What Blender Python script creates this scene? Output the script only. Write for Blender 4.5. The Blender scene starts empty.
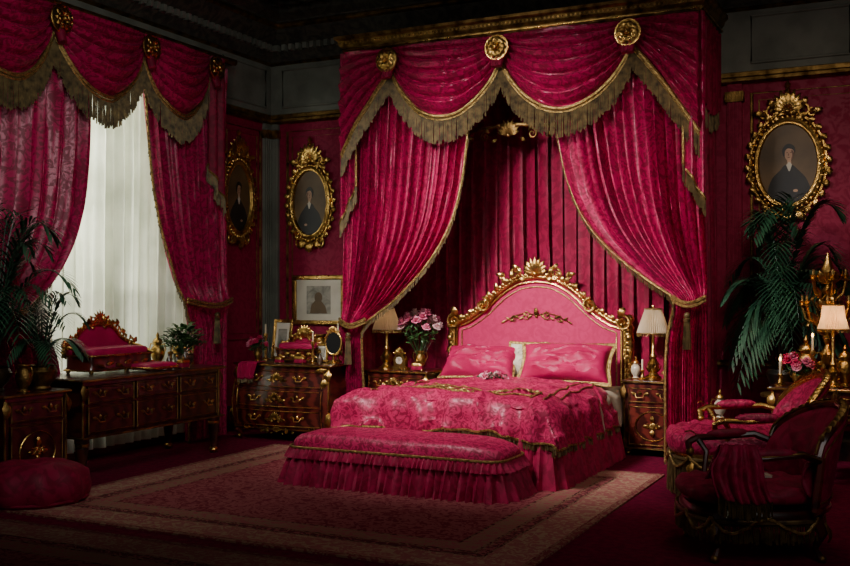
import bpy, math, random
from mathutils import Vector, Matrix, noise as NZ
random.seed(7)
sin,cos,pi,R=math.sin,math.cos,math.pi,math.radians
COL=bpy.context.scene.collection
V=Vector
TH=R(26.2); S_,C_=sin(TH),cos(TH); FPX=1018.0; HY=293.0; H=1.6
def P(px,py,X=None,Y=None,Z=None):
    u=(px-425)/FPX; v=(HY-py)/FPX
    dx=-S_+u*C_; dy=C_+u*S_
    if X is not None: t=X/dx
    elif Y is not None: t=Y/dy
    else: t=(Z-H)/v
    return V((t*dx,t*dy,H+t*v))
# ------------------------------------------------------------ materials
def lk(nt,a,b): nt.links.new(a,b)
def mat(name,c1,c2=None,rough=.5,metal=0,scale=6,pat='noise',lo=.4,hi=.6,bump=0,bscale=40,sheen=0,coat=0,emis=0,r2=None,dist=0,trans=0,alpha=1,spec=.5,stretch=(1,1,1),detail=4,bdist=.02):
    m=bpy.data.materials.new(name); m.use_nodes=True; nt=m.node_tree; N=nt.nodes
    b=N['Principled BSDF']
    tc=N.new('ShaderNodeTexCoord'); mp=N.new('ShaderNodeMapping'); mp.inputs['Scale'].default_value=stretch
    lk(nt,tc.outputs['Object'],mp.inputs['Vector'])
    if c2 is None: c2=tuple(x*.8 for x in c1)
    if pat=='wave':
        t=N.new('ShaderNodeTexWave'); t.inputs['Scale'].default_value=scale; t.inputs['Distortion'].default_value=dist or 6; t.inputs['Detail'].default_value=3; out=t.outputs['Fac']
    else:
        t=N.new('ShaderNodeTexNoise'); t.inputs['Scale'].default_value=scale; t.inputs['Detail'].default_value=detail; t.inputs['Distortion'].default_value=dist; out=t.outputs['Fac']
    lk(nt,mp.outputs[0],t.inputs['Vector'])
    rp=N.new('ShaderNodeValToRGB'); rp.color_ramp.elements[0].position=lo; rp.color_ramp.elements[1].position=hi
    rp.color_ramp.elements[0].color=(*c1,1); rp.color_ramp.elements[1].color=(*c2,1)
    lk(nt,out,rp.inputs['Fac']); lk(nt,rp.outputs['Color'],b.inputs['Base Color'])
    b.inputs['Roughness'].default_value=rough; b.inputs['Metallic'].default_value=metal
    b.inputs['Specular IOR Level'].default_value=spec
    if r2 is not None:
        mr=N.new('ShaderNodeMapRange'); mr.inputs['From Min'].default_value=lo; mr.inputs['From Max'].default_value=hi
        mr.inputs['To Min'].default_value=rough; mr.inputs['To Max'].default_value=r2
        lk(nt,out,mr.inputs['Value']); lk(nt,mr.outputs[0],b.inputs['Roughness'])
    if sheen:
        b.inputs['Sheen Weight'].default_value=sheen; b.inputs['Sheen Roughness'].default_value=.4
        b.inputs['Sheen Tint'].default_value=(1,.14,.34,1)
    if coat: b.inputs['Coat Weight'].default_value=coat; b.inputs['Coat Roughness'].default_value=.12
    if emis: lk(nt,rp.outputs['Color'],b.inputs['Emission Color']); b.inputs['Emission Strength'].default_value=emis
    if bump:
        n2=N.new('ShaderNodeTexNoise'); n2.inputs['Scale'].default_value=bscale; n2.inputs['Detail'].default_value=3
        lk(nt,mp.outputs[0],n2.inputs['Vector'])
        bp=N.new('ShaderNodeBump'); bp.inputs['Strength'].default_value=bump; bp.inputs['Distance'].default_value=bdist
        lk(nt,n2.outputs['Fac'],bp.inputs['Height']); lk(nt,bp.outputs[0],b.inputs['Normal'])
    if trans:
        tr=N.new('ShaderNodeBsdfTranslucent'); lk(nt,rp.outputs['Color'],tr.inputs['Color'])
        mx=N.new('ShaderNodeMixShader'); mx.inputs[0].default_value=trans
        lk(nt,b.outputs[0],mx.inputs[1]); lk(nt,tr.outputs[0],mx.inputs[2])
        last=mx
        if alpha<1:
            tp=N.new('ShaderNodeBsdfTransparent'); m2=N.new('ShaderNodeMixShader'); m2.inputs[0].default_value=1-alpha
            lk(nt,mx.outputs[0],m2.inputs[1]); lk(nt,tp.outputs[0],m2.inputs[2]); last=m2
        lk(nt,last.outputs[0],N['Material Output'].inputs['Surface'])
    return m
GOLD=mat('antique_gold',(.13,.06,.012),(.70,.43,.13),rough=.40,metal=1,scale=9,lo=.30,hi=.60,bump=.25,bscale=60,r2=.27)
GOLDD=mat('dark_gold',(.07,.035,.010),(.38,.23,.075),rough=.5,metal=1,scale=9,lo=.33,hi=.65,bump=.3,bscale=60)
FRINGE=mat('bullion_fringe',(.035,.021,.008),(.19,.125,.045),rough=.5,metal=.4,scale=18,lo=.3,hi=.7)
TRIM=mat('gold_braid',(.14,.08,.022),(.46,.30,.10),rough=.42,metal=.7,scale=40,lo=.35,hi=.65,bump=.3,bscale=150)
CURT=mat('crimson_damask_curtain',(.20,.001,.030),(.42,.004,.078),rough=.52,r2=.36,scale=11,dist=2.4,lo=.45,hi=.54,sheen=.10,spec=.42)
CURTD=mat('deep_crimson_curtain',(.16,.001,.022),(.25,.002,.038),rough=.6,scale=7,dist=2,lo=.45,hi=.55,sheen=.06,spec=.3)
SATIN=mat('crimson_satin',(.34,.003,.058),(.42,.006,.078),rough=.5,scale=5,sheen=.06,spec=.28,bump=.45,bscale=9)
DAMASK=mat('crimson_damask_bedspread',(.22,.002,.034),(.45,.016,.088),rough=.55,r2=.40,scale=15,dist=2.6,lo=.46,hi=.53,sheen=.10,bump=.9,bscale=7,spec=.35)
VELVET=mat('crimson_velvet',(.20,.001,.028),(.34,.003,.054),rough=.65,scale=9,dist=1.5,lo=.4,hi=.6,sheen=.15,bump=.15,bscale=20,spec=.3)
HEADM=mat('rose_velvet_headboard',(.40,.006,.075),(.47,.012,.095),rough=.55,scale=10,dist=2,lo=.4,hi=.6,sheen=.1,bump=.06,bscale=40,spec=.3)
WALLM=mat('crimson_damask_wall',(.21,.001,.030),(.26,.0025,.040),rough=.7,scale=7,dist=3,lo=.45,hi=.53,r2=.55,spec=.3)
FRIEZE=mat('grey_green_plaster',(.12,.125,.10),(.18,.185,.15),rough=.7,scale=3)
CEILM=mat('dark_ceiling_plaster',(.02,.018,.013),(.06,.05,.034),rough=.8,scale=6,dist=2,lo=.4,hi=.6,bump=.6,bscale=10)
CARPET=mat('wine_carpet',(.09,.001,.017),(.14,.002,.026),rough=.95,scale=20,bump=.3,bscale=200,spec=.1)
WOOD=mat('mahogany',(.014,.003,.002),(.055,.010,.006),rough=.3,pat='wave',scale=2.2,dist=7,lo=.2,hi=.8,coat=.5,stretch=(1,1,4))
WOODR=mat('red_mahogany',(.03,.004,.003),(.11,.015,.010),rough=.28,pat='wave',scale=2.5,dist=8,lo=.2,hi=.8,coat=.6,stretch=(1,1,3))
CREAM=mat('cream_linen',(.38,.31,.23),(.50,.42,.32),rough=.7,scale=6,bump=.3,bscale=14)
SHADE=mat('cream_pleated_shade',(.58,.48,.32),(.72,.61,.44),rough=.7,scale=5,trans=.5,emis=.07)
SHADEL=mat('lit_pleated_shade',(.9,.62,.3),(.95,.7,.38),rough=.7,scale=5,trans=.5,emis=.45)
SHEER=mat('white_sheer',(.72,.74,.62),(.86,.87,.76),rough=.85,scale=3,trans=.55,alpha=.95)
PALM=mat('palm_green',(.008,.034,.018),(.026,.085,.040),rough=.42,scale=5)
LEAF=mat('leaf_green',(.015,.05,.012),(.05,.12,.03),rough=.45,scale=8)
PINK=mat('pink_petals',(.55,.08,.19),(.78,.30,.40),rough=.55,scale=14)
REDP=mat('red_petals',(.42,.004,.06),(.58,.02,.12),rough=.5,scale=14)
WHITEP=mat('blush_petals',(.62,.36,.38),(.75,.54,.52),rough=.55,scale=14)
POT=mat('dark_ceramic',(.015,.013,.010),(.06,.035,.015),rough=.3,scale=6,coat=.4)
SOIL=mat('soil',(.02,.012,.008),(.05,.03,.02),rough=.95,scale=30)
BARK=mat('bark',(.03,.02,.01),(.07,.045,.025),rough=.9,scale=20)
PORC=mat('cream_porcelain',(.45,.38,.29),(.60,.52,.4),rough=.25,scale=8,coat=.5)
CANV=mat('brown_canvas',(.035,.020,.009),(.19,.11,.045),rough=.5,scale=2.2,lo=.3,hi=.7)
BLACK=mat('black_paint',(.006,.006,.007),(.014,.012,.012),rough=.5,scale=5)
SKIN=mat('painted_skin',(.40,.22,.13),(.54,.32,.2),rough=.5,scale=12)
SHADOWP=mat('painted_shadow',(.12,.05,.03),(.20,.09,.05),rough=.5,scale=12)
MATB=mat('pale_mat_board',(.52,.47,.38),(.6,.55,.45),rough=.8,scale=4)
GREYP=mat('grey_print',(.16,.15,.12),(.34,.31,.25),rough=.7,scale=7,dist=1)
GLASS=mat('dark_glass',(.05,.03,.02),(.12,.07,.04),rough=.08,scale=3,coat=.8)
MIRR=mat('mirror_glass',(.4,.4,.38),(.45,.45,.42),rough=.05,metal=1,scale=2)
WAX=mat('candle_wax',(.6,.5,.34),(.7,.6,.42),rough=.5,scale=5)
FLAME=mat('flame',(1,.55,.15),(1,.7,.3),rough=.5,scale=3,emis=12)
PAPER=mat('cream_paper',(.52,.46,.35),(.6,.54,.42),rough=.8,scale=10)
PANE=mat('window_frame_paint',(.25,.26,.22),(.35,.36,.3),rough=.6,scale=3)
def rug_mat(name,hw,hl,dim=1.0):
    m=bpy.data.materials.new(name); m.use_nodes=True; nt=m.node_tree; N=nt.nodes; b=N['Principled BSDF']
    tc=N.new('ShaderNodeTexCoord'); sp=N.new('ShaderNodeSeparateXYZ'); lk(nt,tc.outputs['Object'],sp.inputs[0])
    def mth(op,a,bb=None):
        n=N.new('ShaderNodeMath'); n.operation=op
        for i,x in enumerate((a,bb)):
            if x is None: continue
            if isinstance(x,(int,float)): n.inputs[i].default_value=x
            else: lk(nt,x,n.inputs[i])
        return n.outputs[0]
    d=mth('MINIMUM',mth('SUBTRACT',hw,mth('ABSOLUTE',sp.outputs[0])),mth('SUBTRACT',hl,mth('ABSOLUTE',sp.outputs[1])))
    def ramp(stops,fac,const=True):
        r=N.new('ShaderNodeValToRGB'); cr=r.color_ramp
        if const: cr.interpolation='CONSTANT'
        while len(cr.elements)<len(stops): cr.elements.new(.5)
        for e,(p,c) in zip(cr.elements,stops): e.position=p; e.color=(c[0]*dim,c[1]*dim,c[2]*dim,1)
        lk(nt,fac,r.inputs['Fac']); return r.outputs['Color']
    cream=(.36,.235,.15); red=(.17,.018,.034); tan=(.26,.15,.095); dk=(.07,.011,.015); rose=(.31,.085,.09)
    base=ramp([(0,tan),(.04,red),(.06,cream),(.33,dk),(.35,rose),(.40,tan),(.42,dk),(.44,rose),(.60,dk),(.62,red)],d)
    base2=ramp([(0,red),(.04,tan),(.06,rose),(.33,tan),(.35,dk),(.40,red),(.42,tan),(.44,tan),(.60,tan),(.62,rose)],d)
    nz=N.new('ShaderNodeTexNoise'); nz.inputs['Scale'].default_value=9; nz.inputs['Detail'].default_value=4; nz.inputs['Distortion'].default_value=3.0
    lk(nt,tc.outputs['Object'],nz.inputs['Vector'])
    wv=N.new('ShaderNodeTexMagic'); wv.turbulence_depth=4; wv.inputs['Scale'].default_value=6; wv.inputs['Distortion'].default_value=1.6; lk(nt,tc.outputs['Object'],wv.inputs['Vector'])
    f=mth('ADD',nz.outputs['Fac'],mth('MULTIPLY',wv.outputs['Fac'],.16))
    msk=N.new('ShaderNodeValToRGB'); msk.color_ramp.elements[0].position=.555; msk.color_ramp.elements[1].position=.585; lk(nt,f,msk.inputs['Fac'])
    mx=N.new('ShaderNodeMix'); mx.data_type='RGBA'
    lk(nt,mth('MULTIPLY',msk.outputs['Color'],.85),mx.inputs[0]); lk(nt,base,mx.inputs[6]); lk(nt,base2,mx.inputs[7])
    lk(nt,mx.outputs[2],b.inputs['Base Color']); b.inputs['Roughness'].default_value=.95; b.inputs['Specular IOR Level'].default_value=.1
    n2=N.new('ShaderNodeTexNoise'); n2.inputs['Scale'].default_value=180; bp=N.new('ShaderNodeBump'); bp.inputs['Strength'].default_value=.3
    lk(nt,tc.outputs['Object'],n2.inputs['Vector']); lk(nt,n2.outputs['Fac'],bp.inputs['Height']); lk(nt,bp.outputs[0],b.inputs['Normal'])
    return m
# ------------------------------------------------------------ mesh builder
class MB:
    def __init__(s): s.v=[]; s.f=[]
    def grid(s,fn,nu,nv,cu=False,cv=False):
        b=len(s.v); mu=nu if cu else nu+1; mv=nv if cv else nv+1
        for j in range(mv):
            for i in range(mu): s.v.append(tuple(fn(i/nu,j/nv)))
        for j in range(nv):
            for i in range(nu):
                i2=(i+1)%mu; j2=(j+1)%mv
                s.f.append((b+j*mu+i,b+j*mu+i2,b+j2*mu+i2,b+j2*mu+i))
        return s
    def lathe(s,prof,c=(0,0,0),n=20,pleat=0,pn=0):
        b=len(s.v)
        for (r,z) in prof:
            for i in range(n):
                a=2*pi*i/n; rr=r*(1+pleat*(1 if i%2 else -1)) if pleat else r
                s.v.append((c[0]+rr*cos(a),c[1]+rr*sin(a),c[2]+z))
        for j in range(len(prof)-1):
            for i in range(n):
                i2=(i+1)%n; s.f.append((b+j*n+i,b+j*n+i2,b+(j+1)*n+i2,b+(j+1)*n+i))
        if not pleat:
            if prof[0][0]>1e-4: s.f.append(tuple(b+i for i in range(n))[::-1])
            if prof[-1][0]>1e-4: s.f.append(tuple(b+(len(prof)-1)*n+i for i in range(n)))
        return s
    def tube(s,pts,r,n=6,closed=False,flat=None):
        pts=[V(p) for p in pts]; L=len(pts); b=len(s.v)
        rs=r if isinstance(r,(list,tuple)) else [r]*L
        up=None
        for k in range(L):
            if closed: t=(pts[(k+1)%L]-pts[k-1])
            else: t=pts[min(k+1,L-1)]-pts[max(k-1,0)]
            if t.length<1e-9: t=V((0,0,1))
            t.normalize()
            if up is None:
                up=V((0,0,1)) if abs(t.z)<.9 else V((1,0,0))
            up=(up-t*up.dot(t))
            if up.length<1e-6: up=V((0,1,0))-t*t.y
            up.normalize(); sd=t.cross(up)
            for i in range(n):
                a=2*pi*i/n; s.v.append(tuple(pts[k]+(up*cos(a)+sd*sin(a))*rs[k]))
        for k in range(L if closed else L-1):
            k2=(k+1)%L
            for i in range(n):
                i2=(i+1)%n; s.f.append((b+k*n+i,b+k*n+i2,b+k2*n+i2,b+k2*n+i))
        if not closed:
            s.f.append(tuple(b+i for i in range(n))[::-1]); s.f.append(tuple(b+(L-1)*n+i for i in range(n)))
        return s
    def box(s,x0,x1,y0,y1,z0,z1):
        b=len(s.v)
        s.v+=[(x0,y0,z0),(x1,y0,z0),(x1,y1,z0),(x0,y1,z0),(x0,y0,z1),(x1,y0,z1),(x1,y1,z1),(x0,y1,z1)]
        s.f+=[tuple(b+i for i in q) for q in ((3,2,1,0),(4,5,6,7),(0,1,5,4),(1,2,6,5),(2,3,7,6),(3,0,4,7))]
        return s
    def prism(s,pts,y0,y1):
        b=len(s.v); n=len(pts)
        for y in (y0,y1):
            for (x,z) in pts: s.v.append((x,y,z))
        s.f.append(tuple(b+i for i in range(n))); s.f.append(tuple(b+n+i for i in range(n))[::-1])
        for i in range(n):
            j=(i+1)%n; s.f.append((b+j,b+i,b+n+i,b+n+j))
        return s
    def slab(s,pts,z0,z1):
        b=len(s.v); n=len(pts)
        for z in (z0,z1):
            for p in pts: s.v.append((p[0],p[1],z))
        s.f.append(tuple(b+i for i in range(n))[::-1]); s.f.append(tuple(b+n+i for i in range(n)))
        for i in range(n):
            j=(i+1)%n; s.f.append((b+i,b+j,b+n+j,b+n+i))
        return s
    def ball(s,c,r,n=8,sx=1,sy=1,sz=1):
        return s.grid(lambda u,v:(c[0]+r*sx*sin(pi*v)*cos(2*pi*u),c[1]+r*sy*sin(pi*v)*sin(2*pi*u),c[2]-r*sz*cos(pi*v)),n,max(4,n//2+1),cu=True)
    def leaf(s,p,d,n,L,W,curl=.25,nu=6):
        p=V(p); d=V(d).normalized(); n=V(n); n=(n-d*n.dot(d)).normalized(); sd=d.cross(n)
        def fn(u,v):
            w=W*(sin(pi*min(1,u*.92+.06))**.7)*(1+.22*cos(u*22))
            x=(v-.5)*2
            return p+d*(L*(u-.15*curl*u*u*4*u*.3))+sd*(w*x*.5)+n*(L*curl*sin(pi*u*.85)+ (1-x*x)*W*.16)
        return s.grid(fn,nu,2)
    def build(s,name,m,parent=None,bevel=0,ang=40,sub=0,solid=0):
        me=bpy.data.meshes.new(name); me.from_pydata([tuple(v) for v in s.v],[],s.f); me.validate()
        me.polygons.foreach_set('use_smooth',[True]*len(me.polygons)); me.set_sharp_from_angle(angle=R(ang)); me.update()
        me.materials.append(m); o=bpy.data.objects.new(name,me); COL.objects.link(o)
        if parent: o.parent=parent
        if bevel:
            q=o.modifiers.new('b','BEVEL'); q.width=bevel; q.segments=2; q.limit_method='ANGLE'
        if solid:
            q=o.modifiers.new('s','SOLIDIFY'); q.thickness=solid; q.offset=0
        if sub:
            q=o.modifiers.new('u','SUBSURF'); q.levels=sub; q.render_levels=sub
        return o
def tag(o,label,cat,group=None):
    o['label']=label; o['category']=cat
    if group: o['group']=group
    return o
def thing(name,label,cat,loc=(0,0,0),rz=0,group=None,rot=None,scale=1):
    o=bpy.data.objects.new(name,None); COL.objects.link(o); o.location=loc
    o.rotation_euler=rot if rot else (0,0,rz); o.scale=(scale,)*3; o.empty_display_size=.1
    return tag(o,label,cat,group)
def dup(root,loc,rz=0,label=None,rot=None,scale=None):
    r=root.copy(); COL.objects.link(r); r.location=loc; r.rotation_euler=rot if rot else (0,0,rz)
    if scale: r.scale=(scale,)*3
    if label: r['label']=label
    for ch in list(root.children):
        c=ch.copy(); COL.objects.link(c); c.parent=r
        for g in list(ch.children):
            d=g.copy(); COL.objects.link(d); d.parent=c
    return r
def struct(name,mb,m,bevel=0):
    o=mb.build(name,m,bevel=bevel); o['kind']='structure'; return o
def curve(keys):
    ks=sorted(keys); n=len(ks); xs=[k[0] for k in ks]; ys=[k[1] for k in ks]
    sl=[(ys[i+1]-ys[i])/(xs[i+1]-xs[i]+1e-9) for i in range(n-1)]
    tg=[sl[0]]+[(sl[i-1]+sl[i])/2 if sl[i-1]*sl[i]>0 else 0 for i in range(1,n-1)]+[sl[-1]]
    def f(x):
        if x<=xs[0]: return ys[0]
        if x>=xs[-1]: return ys[-1]
        i=0
        while x>xs[i+1]: i+=1
        h=xs[i+1]-xs[i]; t=(x-xs[i])/h
        return ys[i]*(2*t**3-3*t*t+1)+h*tg[i]*(t**3-2*t*t+t)+ys[i+1]*(-2*t**3+3*t*t)+h*tg[i+1]*(t**3-t*t)
    return f
def resample(pts,step):
    pts=[V(p) for p in pts]; out=[pts[0]]; acc=0
    for a,b in zip(pts,pts[1:]):
        L=(b-a).length; 
        if L<1e-9: continue
        d=step-acc
        while d<=L: out.append(a+(b-a)*(d/L)); d+=step
        acc=L-(d-step)
    return out
def fringe(mb,pts,L,step=.014,w=.005,drop=V((0,0,-1)),jit=.12):
    for p in resample(pts,step):
        l=L*(1+random.uniform(-jit,jit)); j=V((random.uniform(-.006,.006),random.uniform(-.006,.006),0))
        q=p+drop*l*.5+j; e=p+drop*l+j*1.5
        mb.tube([p,q,e],[w*.8,w,w*1.25],n=3)
def rosette(mb,c,nrm,r):
    c=V(c); nrm=V(nrm).normalized(); up=V((0,0,1)); sd=up.cross(nrm).normalized()
    mb.grid(lambda u,v:c+(sd*cos(2*pi*u)+up*sin(2*pi*u))*r*.95*(1-v)+nrm*(r*.2*v),20,3,cu=True)
    mb.tube([c+(sd*cos(a)+up*sin(a))*r for a in [2*pi*i/24 for i in range(24)]],r*.09,n=6,closed=True)
    for ring,(k,L,W,cn) in enumerate(((10,.62,.42,.10),(8,.42,.34,.22))):
        for i in range(k):
            a=2*pi*i/k+ring*.3; d=sd*cos(a)+up*sin(a)
            mb.leaf(c+d*r*.2+nrm*r*cn,d,nrm,r*L*1.15,r*W,.3,5)
    mb.ball(c+nrm*r*.35,r*.22,8)
def scroll(mb,c,R0,a0,turns,th,y,flip=1,k=16):
    pts=[];rs=[]
    n=int(k*abs(turns))
    for i in range(n+1):
        t=i/n; a=a0+flip*turns*2*pi*t; r=R0*(1-t*.82)
        pts.append((c[0]+r*cos(a),y-th*.6*t,c[1]+r*sin(a))); rs.append(th*(1-.35*t))
    rs[-1]=th*1.3
    mb.tube(pts,rs,n=6)
def crest(mb,cx,cz,w,h,y,th=.012):
    for i in range(9):
        a=R(90)+R(-72+18*i); L=h*(.62+.38*cos(a-R(90)))
        mb.leaf((cx,y,cz+h*.1),(cos(a),0,sin(a)),(0,-1,0),L*.9,h*.2,.18,5)
    mb.ball((cx,y-.01,cz+h*.12),h*.13,8)
    for s in (-1,1):
        scroll(mb,(cx+s*w*.24,cz+h*.12),h*.26,R(90),1.4,th,y-.005,flip=-s)
        scroll(mb,(cx+s*w*.40,cz+h*.02),h*.17,R(90),1.3,th*.8,y-.005,flip=s)
        mb.leaf((cx+s*w*.2,y,cz+h*.3),(s*.7,0,.7),(0,-1,0),h*.42,h*.22,.25)
        mb.leaf((cx+s*w*.36,y,cz+h*.05),(s,0,.15),(0,-1,0),h*.5,h*.2,.25)
        mb.leaf((cx+s*w*.12,y,cz-h*.05),(s*.8,0,-.5),(0,-1,0),h*.35,h*.18,.25)
def border(mb,pts,r,nrm,leafL=0,step=.09,bead=0,out=None):
    mb.tube(pts,r,n=8)
    P_=resample(pts,step); ctr=out
    for i,p in enumerate(P_[:-1]):
        d=(P_[i+1]-p).normalized()
        if leafL:
            o=d.cross(V(nrm)).normalized()
            if ctr is not None and (p-V(ctr)).dot(o)<0: o=-o
            L=leafL*(1.25 if i%3==0 else .85)
            mb.leaf(p+V(nrm)*r*.5,(o*.8+d*(.7 if (p-V(ctr or (0,0,0))).x<0 else -.7)),nrm,L,L*.5,.3,5)
        if bead: mb.ball(p+V(nrm)*r*.8,bead,6)
def rpath(cx,cy,w,d,r,step=.02):
    pts=[]
    for (sx,sy,a0) in ((1,1,0),(-1,1,90),(-1,-1,180),(1,-1,270)):
        for k in range(7):
            a=R(a0+15*k); pts.append((cx+sx*(w/2-r)+r*cos(a),cy+sy*(d/2-r)+r*sin(a),0))
    pts.append(pts[0]); return resample(pts,step)
def ruffle(mb,path,z0,z1,amp,wl,flare=.02,nz=6,closed=True,seed=0):
    n=len(path); 
    def nor(i):
        a=path[(i-1)%n] if closed or i>0 else path[i]; b=path[(i+1)%n] if closed or i<n-1 else path[i]
        t=(b-a).normalized(); return V((t.y,-t.x,0))
    ns=[nor(i) for i in range(n)]; ls=[0]
    for i in range(1,n): ls.append(ls[-1]+(path[i]-path[i-1]).length)
    tot=ls[-1]+(path[0]-path[-1]).length if closed else ls[-1]
    k=round(tot/wl)
    def fn(u,v):
        i=int(round(u*(n if closed else n-1)))%n; p=path[i]; ph=2*pi*k*ls[i]/tot
        w=sin(ph+1.3*NZ.noise(V((ls[i]*3,seed,v*.8))))+.4*sin(2.3*ph+seed)*v
        o=flare*v+amp*w*(.35+.65*v)
        return (p.x+ns[i].x*o,p.y+ns[i].y*o,z0+(z1-z0)*v)
    mb.grid(fn,n if closed else n-1,nz,cu=closed)
def sup(mb,prof,w,d,p=4,c=(0,0,0),n=40):
    def fn(u,v):
        k,z=prof[int(round(v*(len(prof)-1)))]; a=2*pi*u; ca,sa=cos(a),sin(a)
        return (c[0]+w/2*k*abs(ca)**(2/p)*(1 if ca>=0 else -1),c[1]+d/2*k*abs(sa)**(2/p)*(1 if sa>=0 else -1),c[2]+z)
    mb.grid(fn,n,len(prof)-1,cu=True)
def cushprof(h,e=.06):
    return [(0,0),(.9,0),(1-e*.3,h*.1),(1,h*.35),(1,h*.6),(1-e*.4,h*.76),(1-e,h*.88),(.8,h*1.0),(.5,h*1.08),(0,h*1.12)]
# ------------------------------------------------------------ room
WX=-7.31; WY=10.5; ZC=5.0
struct('floor',MB().box(-7.6,2.0,2.0,10.7,-.1,0),CARPET)
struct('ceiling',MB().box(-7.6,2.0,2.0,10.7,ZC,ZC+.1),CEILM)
struct('wall_back',MB().box(-7.6,2.0,WY,WY+.15,0,ZC),WALLM)
wy0,wy1,wz0,wz1=6.75,8.95,.55,3.75
wl=MB(); wl.box(WX-.2,WX,2,wy0,0,ZC); wl.box(WX-.2,WX,wy1,WY,0,ZC); wl.box(WX-.2,WX,wy0,wy1,0,wz0); wl.box(WX-.2,WX,wy0,wy1,wz1,ZC)
struct('wall_left',wl,WALLM)
struct('wall_right',MB().box(1.8,1.95,2,WY,0,ZC),WALLM)
wf=MB()
for y in (wy0,wy0+.72,wy1-.78,wy1-.06): wf.box(WX-.14,WX-.06,y,y+.06,wz0,wz1)
for z in (wz0,1.6,2.65,wz1-.06): wf.box(WX-.13,WX-.07,wy0,wy1,z,z+.05)
struct('window_1',wf,PANE)
tn=[0]
def trim(mb,m,bevel=0):
    tn[0]+=1; return struct('trim_%d'%tn[0],mb,m,bevel)
trim(MB().box(WX,1.8,WY-.03,WY-.001,3.72,4.45),FRIEZE)
trim(MB().box(WX+.001,WX+.03,2,WY-.03,3.72,4.45),FRIEZE)
def run(prof,m,back=True):
    a=MB(); 
    pr=[(0,prof[0][1])]+prof+[(0,prof[-1][1])]
    def fb(u,v):
        d,z=pr[int(round(v*(len(pr)-1)))]; 
        return (WX+d+u*(1.8-WX-d),WY-d-.0005,z)
    def fl(u,v):
        d,z=pr[int(round(v*(len(pr)-1)))]
        return (WX+d+.0005,2+u*(WY-2-d),z)
    a.grid(fb if back else fl,1,len(pr)-1); return trim(a,m)
corn=[(.05,4.42),(.06,4.47),(.12,4.52),(.14,4.60),(.24,4.68),(.30,4.76),(.32,4.86),(.42,4.92),(.44,5.0)]
gm=[(.05,3.68),(.08,3.70),(.08,3.73),(.05,3.75),(.05,3.79),(.03,3.80)]
gm2=[(.04,4.40),(.07,4.42),(.05,4.44)]
gm3=[(.31,4.77),(.335,4.79),(.335,4.82),(.315,4.84)]
bb=[(.05,.0),(.05,.18),(.035,.2),(.03,.26),(.01,.28)]
ch=[(.03,.86),(.05,.88),(.05,.91),(.02,.93)]
for bk in (True,False):
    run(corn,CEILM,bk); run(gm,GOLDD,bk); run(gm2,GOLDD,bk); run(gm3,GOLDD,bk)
o=run(bb,WOOD,True); o.name='baseboard_back'; o=run(bb,WOOD,False); o.name='baseboard_left'
o=run(ch,GOLDD,True)
d=MB()
x=WX+.2
while x<1.8: d.box(x,x+.05,WY-.2,WY-.1,4.54,4.61); x+=.1
y=2.1
while y<WY-.2: d.box(WX+.1,WX+.2,y,y+.05,4.54,4.61); y+=.1
trim(d,FRIEZE)
def rect(mb,a0,a1,z0,z1,r,back=True,off=.035):
    f=(lambda a,z:(a,WY-off,z)) if back else (lambda a,z:(WX+off,a,z))
    mb.tube([f(a0,z0),f(a1,z0),f(a1,z1),f(a0,z1)],r,n=6,closed=True)
g=MB()
for a in [(-7.1,-6.0),(-1.55,-.65),(-.55,.6),(.7,1.6)]: rect(g,a[0],a[1],3.88,4.34,.018)
for a in [(9.5,10.35)]: rect(g,a[0],a[1],3.88,4.34,.018,False)
trim(g,FRIEZE)
g=MB()
for a in [(-7.05,-6.08),(-1.55,-.52),(-.4,.8)]:
    rect(g,a[0],a[1],1.05,3.58,.018,True,.005); rect(g,a[0]+.07,a[1]-.07,1.12,3.51,.008,True,.003)
    rect(g,a[0],a[1],.34,.78,.01,True,.005)
rect(g,9.55,10.28,1.05,3.58,.018,False,.005); rect(g,9.62,10.21,1.12,3.51,.008,False,.003)
trim(g,GOLDD)
def pil(mb,g2,a,w,back):
    for k in range(3):
        x0=a+w*(.1+.27*k)
        if back: mb.box(x0,x0+w*.16,WY-.06,WY-.04,.35,3.62)
        else: mb.box(WX+.04,WX+.06,x0,x0+w*.16,.35,3.62)
    if back: mb.box(a,a+w,WY-.045,WY-.001,.28,3.68); g2.box(a-.02,a+w+.02,WY-.08,WY-.001,3.5,3.6)
    else: mb.box(WX+.001,WX+.045,a,a+w,.28,3.68); g2.box(WX+.001,WX+.08,a-.02,a+w+.02,3.5,3.6)
pm=MB(); pg=MB(); pm2=MB()
pil(pm,pg,10.33,.15,False); pil(pm,pg,-7.27,.10,True); pil(pm,pg,-5.94,.16,True); pil(pm2,pg,-1.78,.14,True); pil(pm,pg,9.3,.13,False)
trim(pm,FRIEZE); trim(pm2,WALLM); trim(pg,GOLDD)
cb=MB()
for k in range(3): cb.box(WX+.44,1.8,WY-.62-.25*k,WY-.56-.25*k,ZC-.05,ZC)
for k in range(3): cb.box(WX+.56+.25*k,WX+.62+.25*k,2,WY-.44,ZC-.05,ZC)
trim(cb,CEILM)
# ------------------------------------------------------------ rugs
def rug(name,label,x0,x1,y0,y1,dim=1,z=.012):
    hw,hl=(x1-x0)/2,(y1-y0)/2
    mb=MB(); mb.box(-hw,hw,-hl,hl,0,z)
    o=mb.build(name,rug_mat(name+'_pile',hw,hl,dim)); o.location=((x0+x1)/2,(y0+y1)/2,.001)
    return tag(o,label,'rug')
rug('patterned_rug','large crimson patterned rug with wide tan floral border under the bed',-6.15,-2.05,5.3,8.92)
rug('patterned_rug','dark red patterned rug edge in the shadowy front corner',-6.3,-1.2,2.6,5.12,.5)
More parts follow.
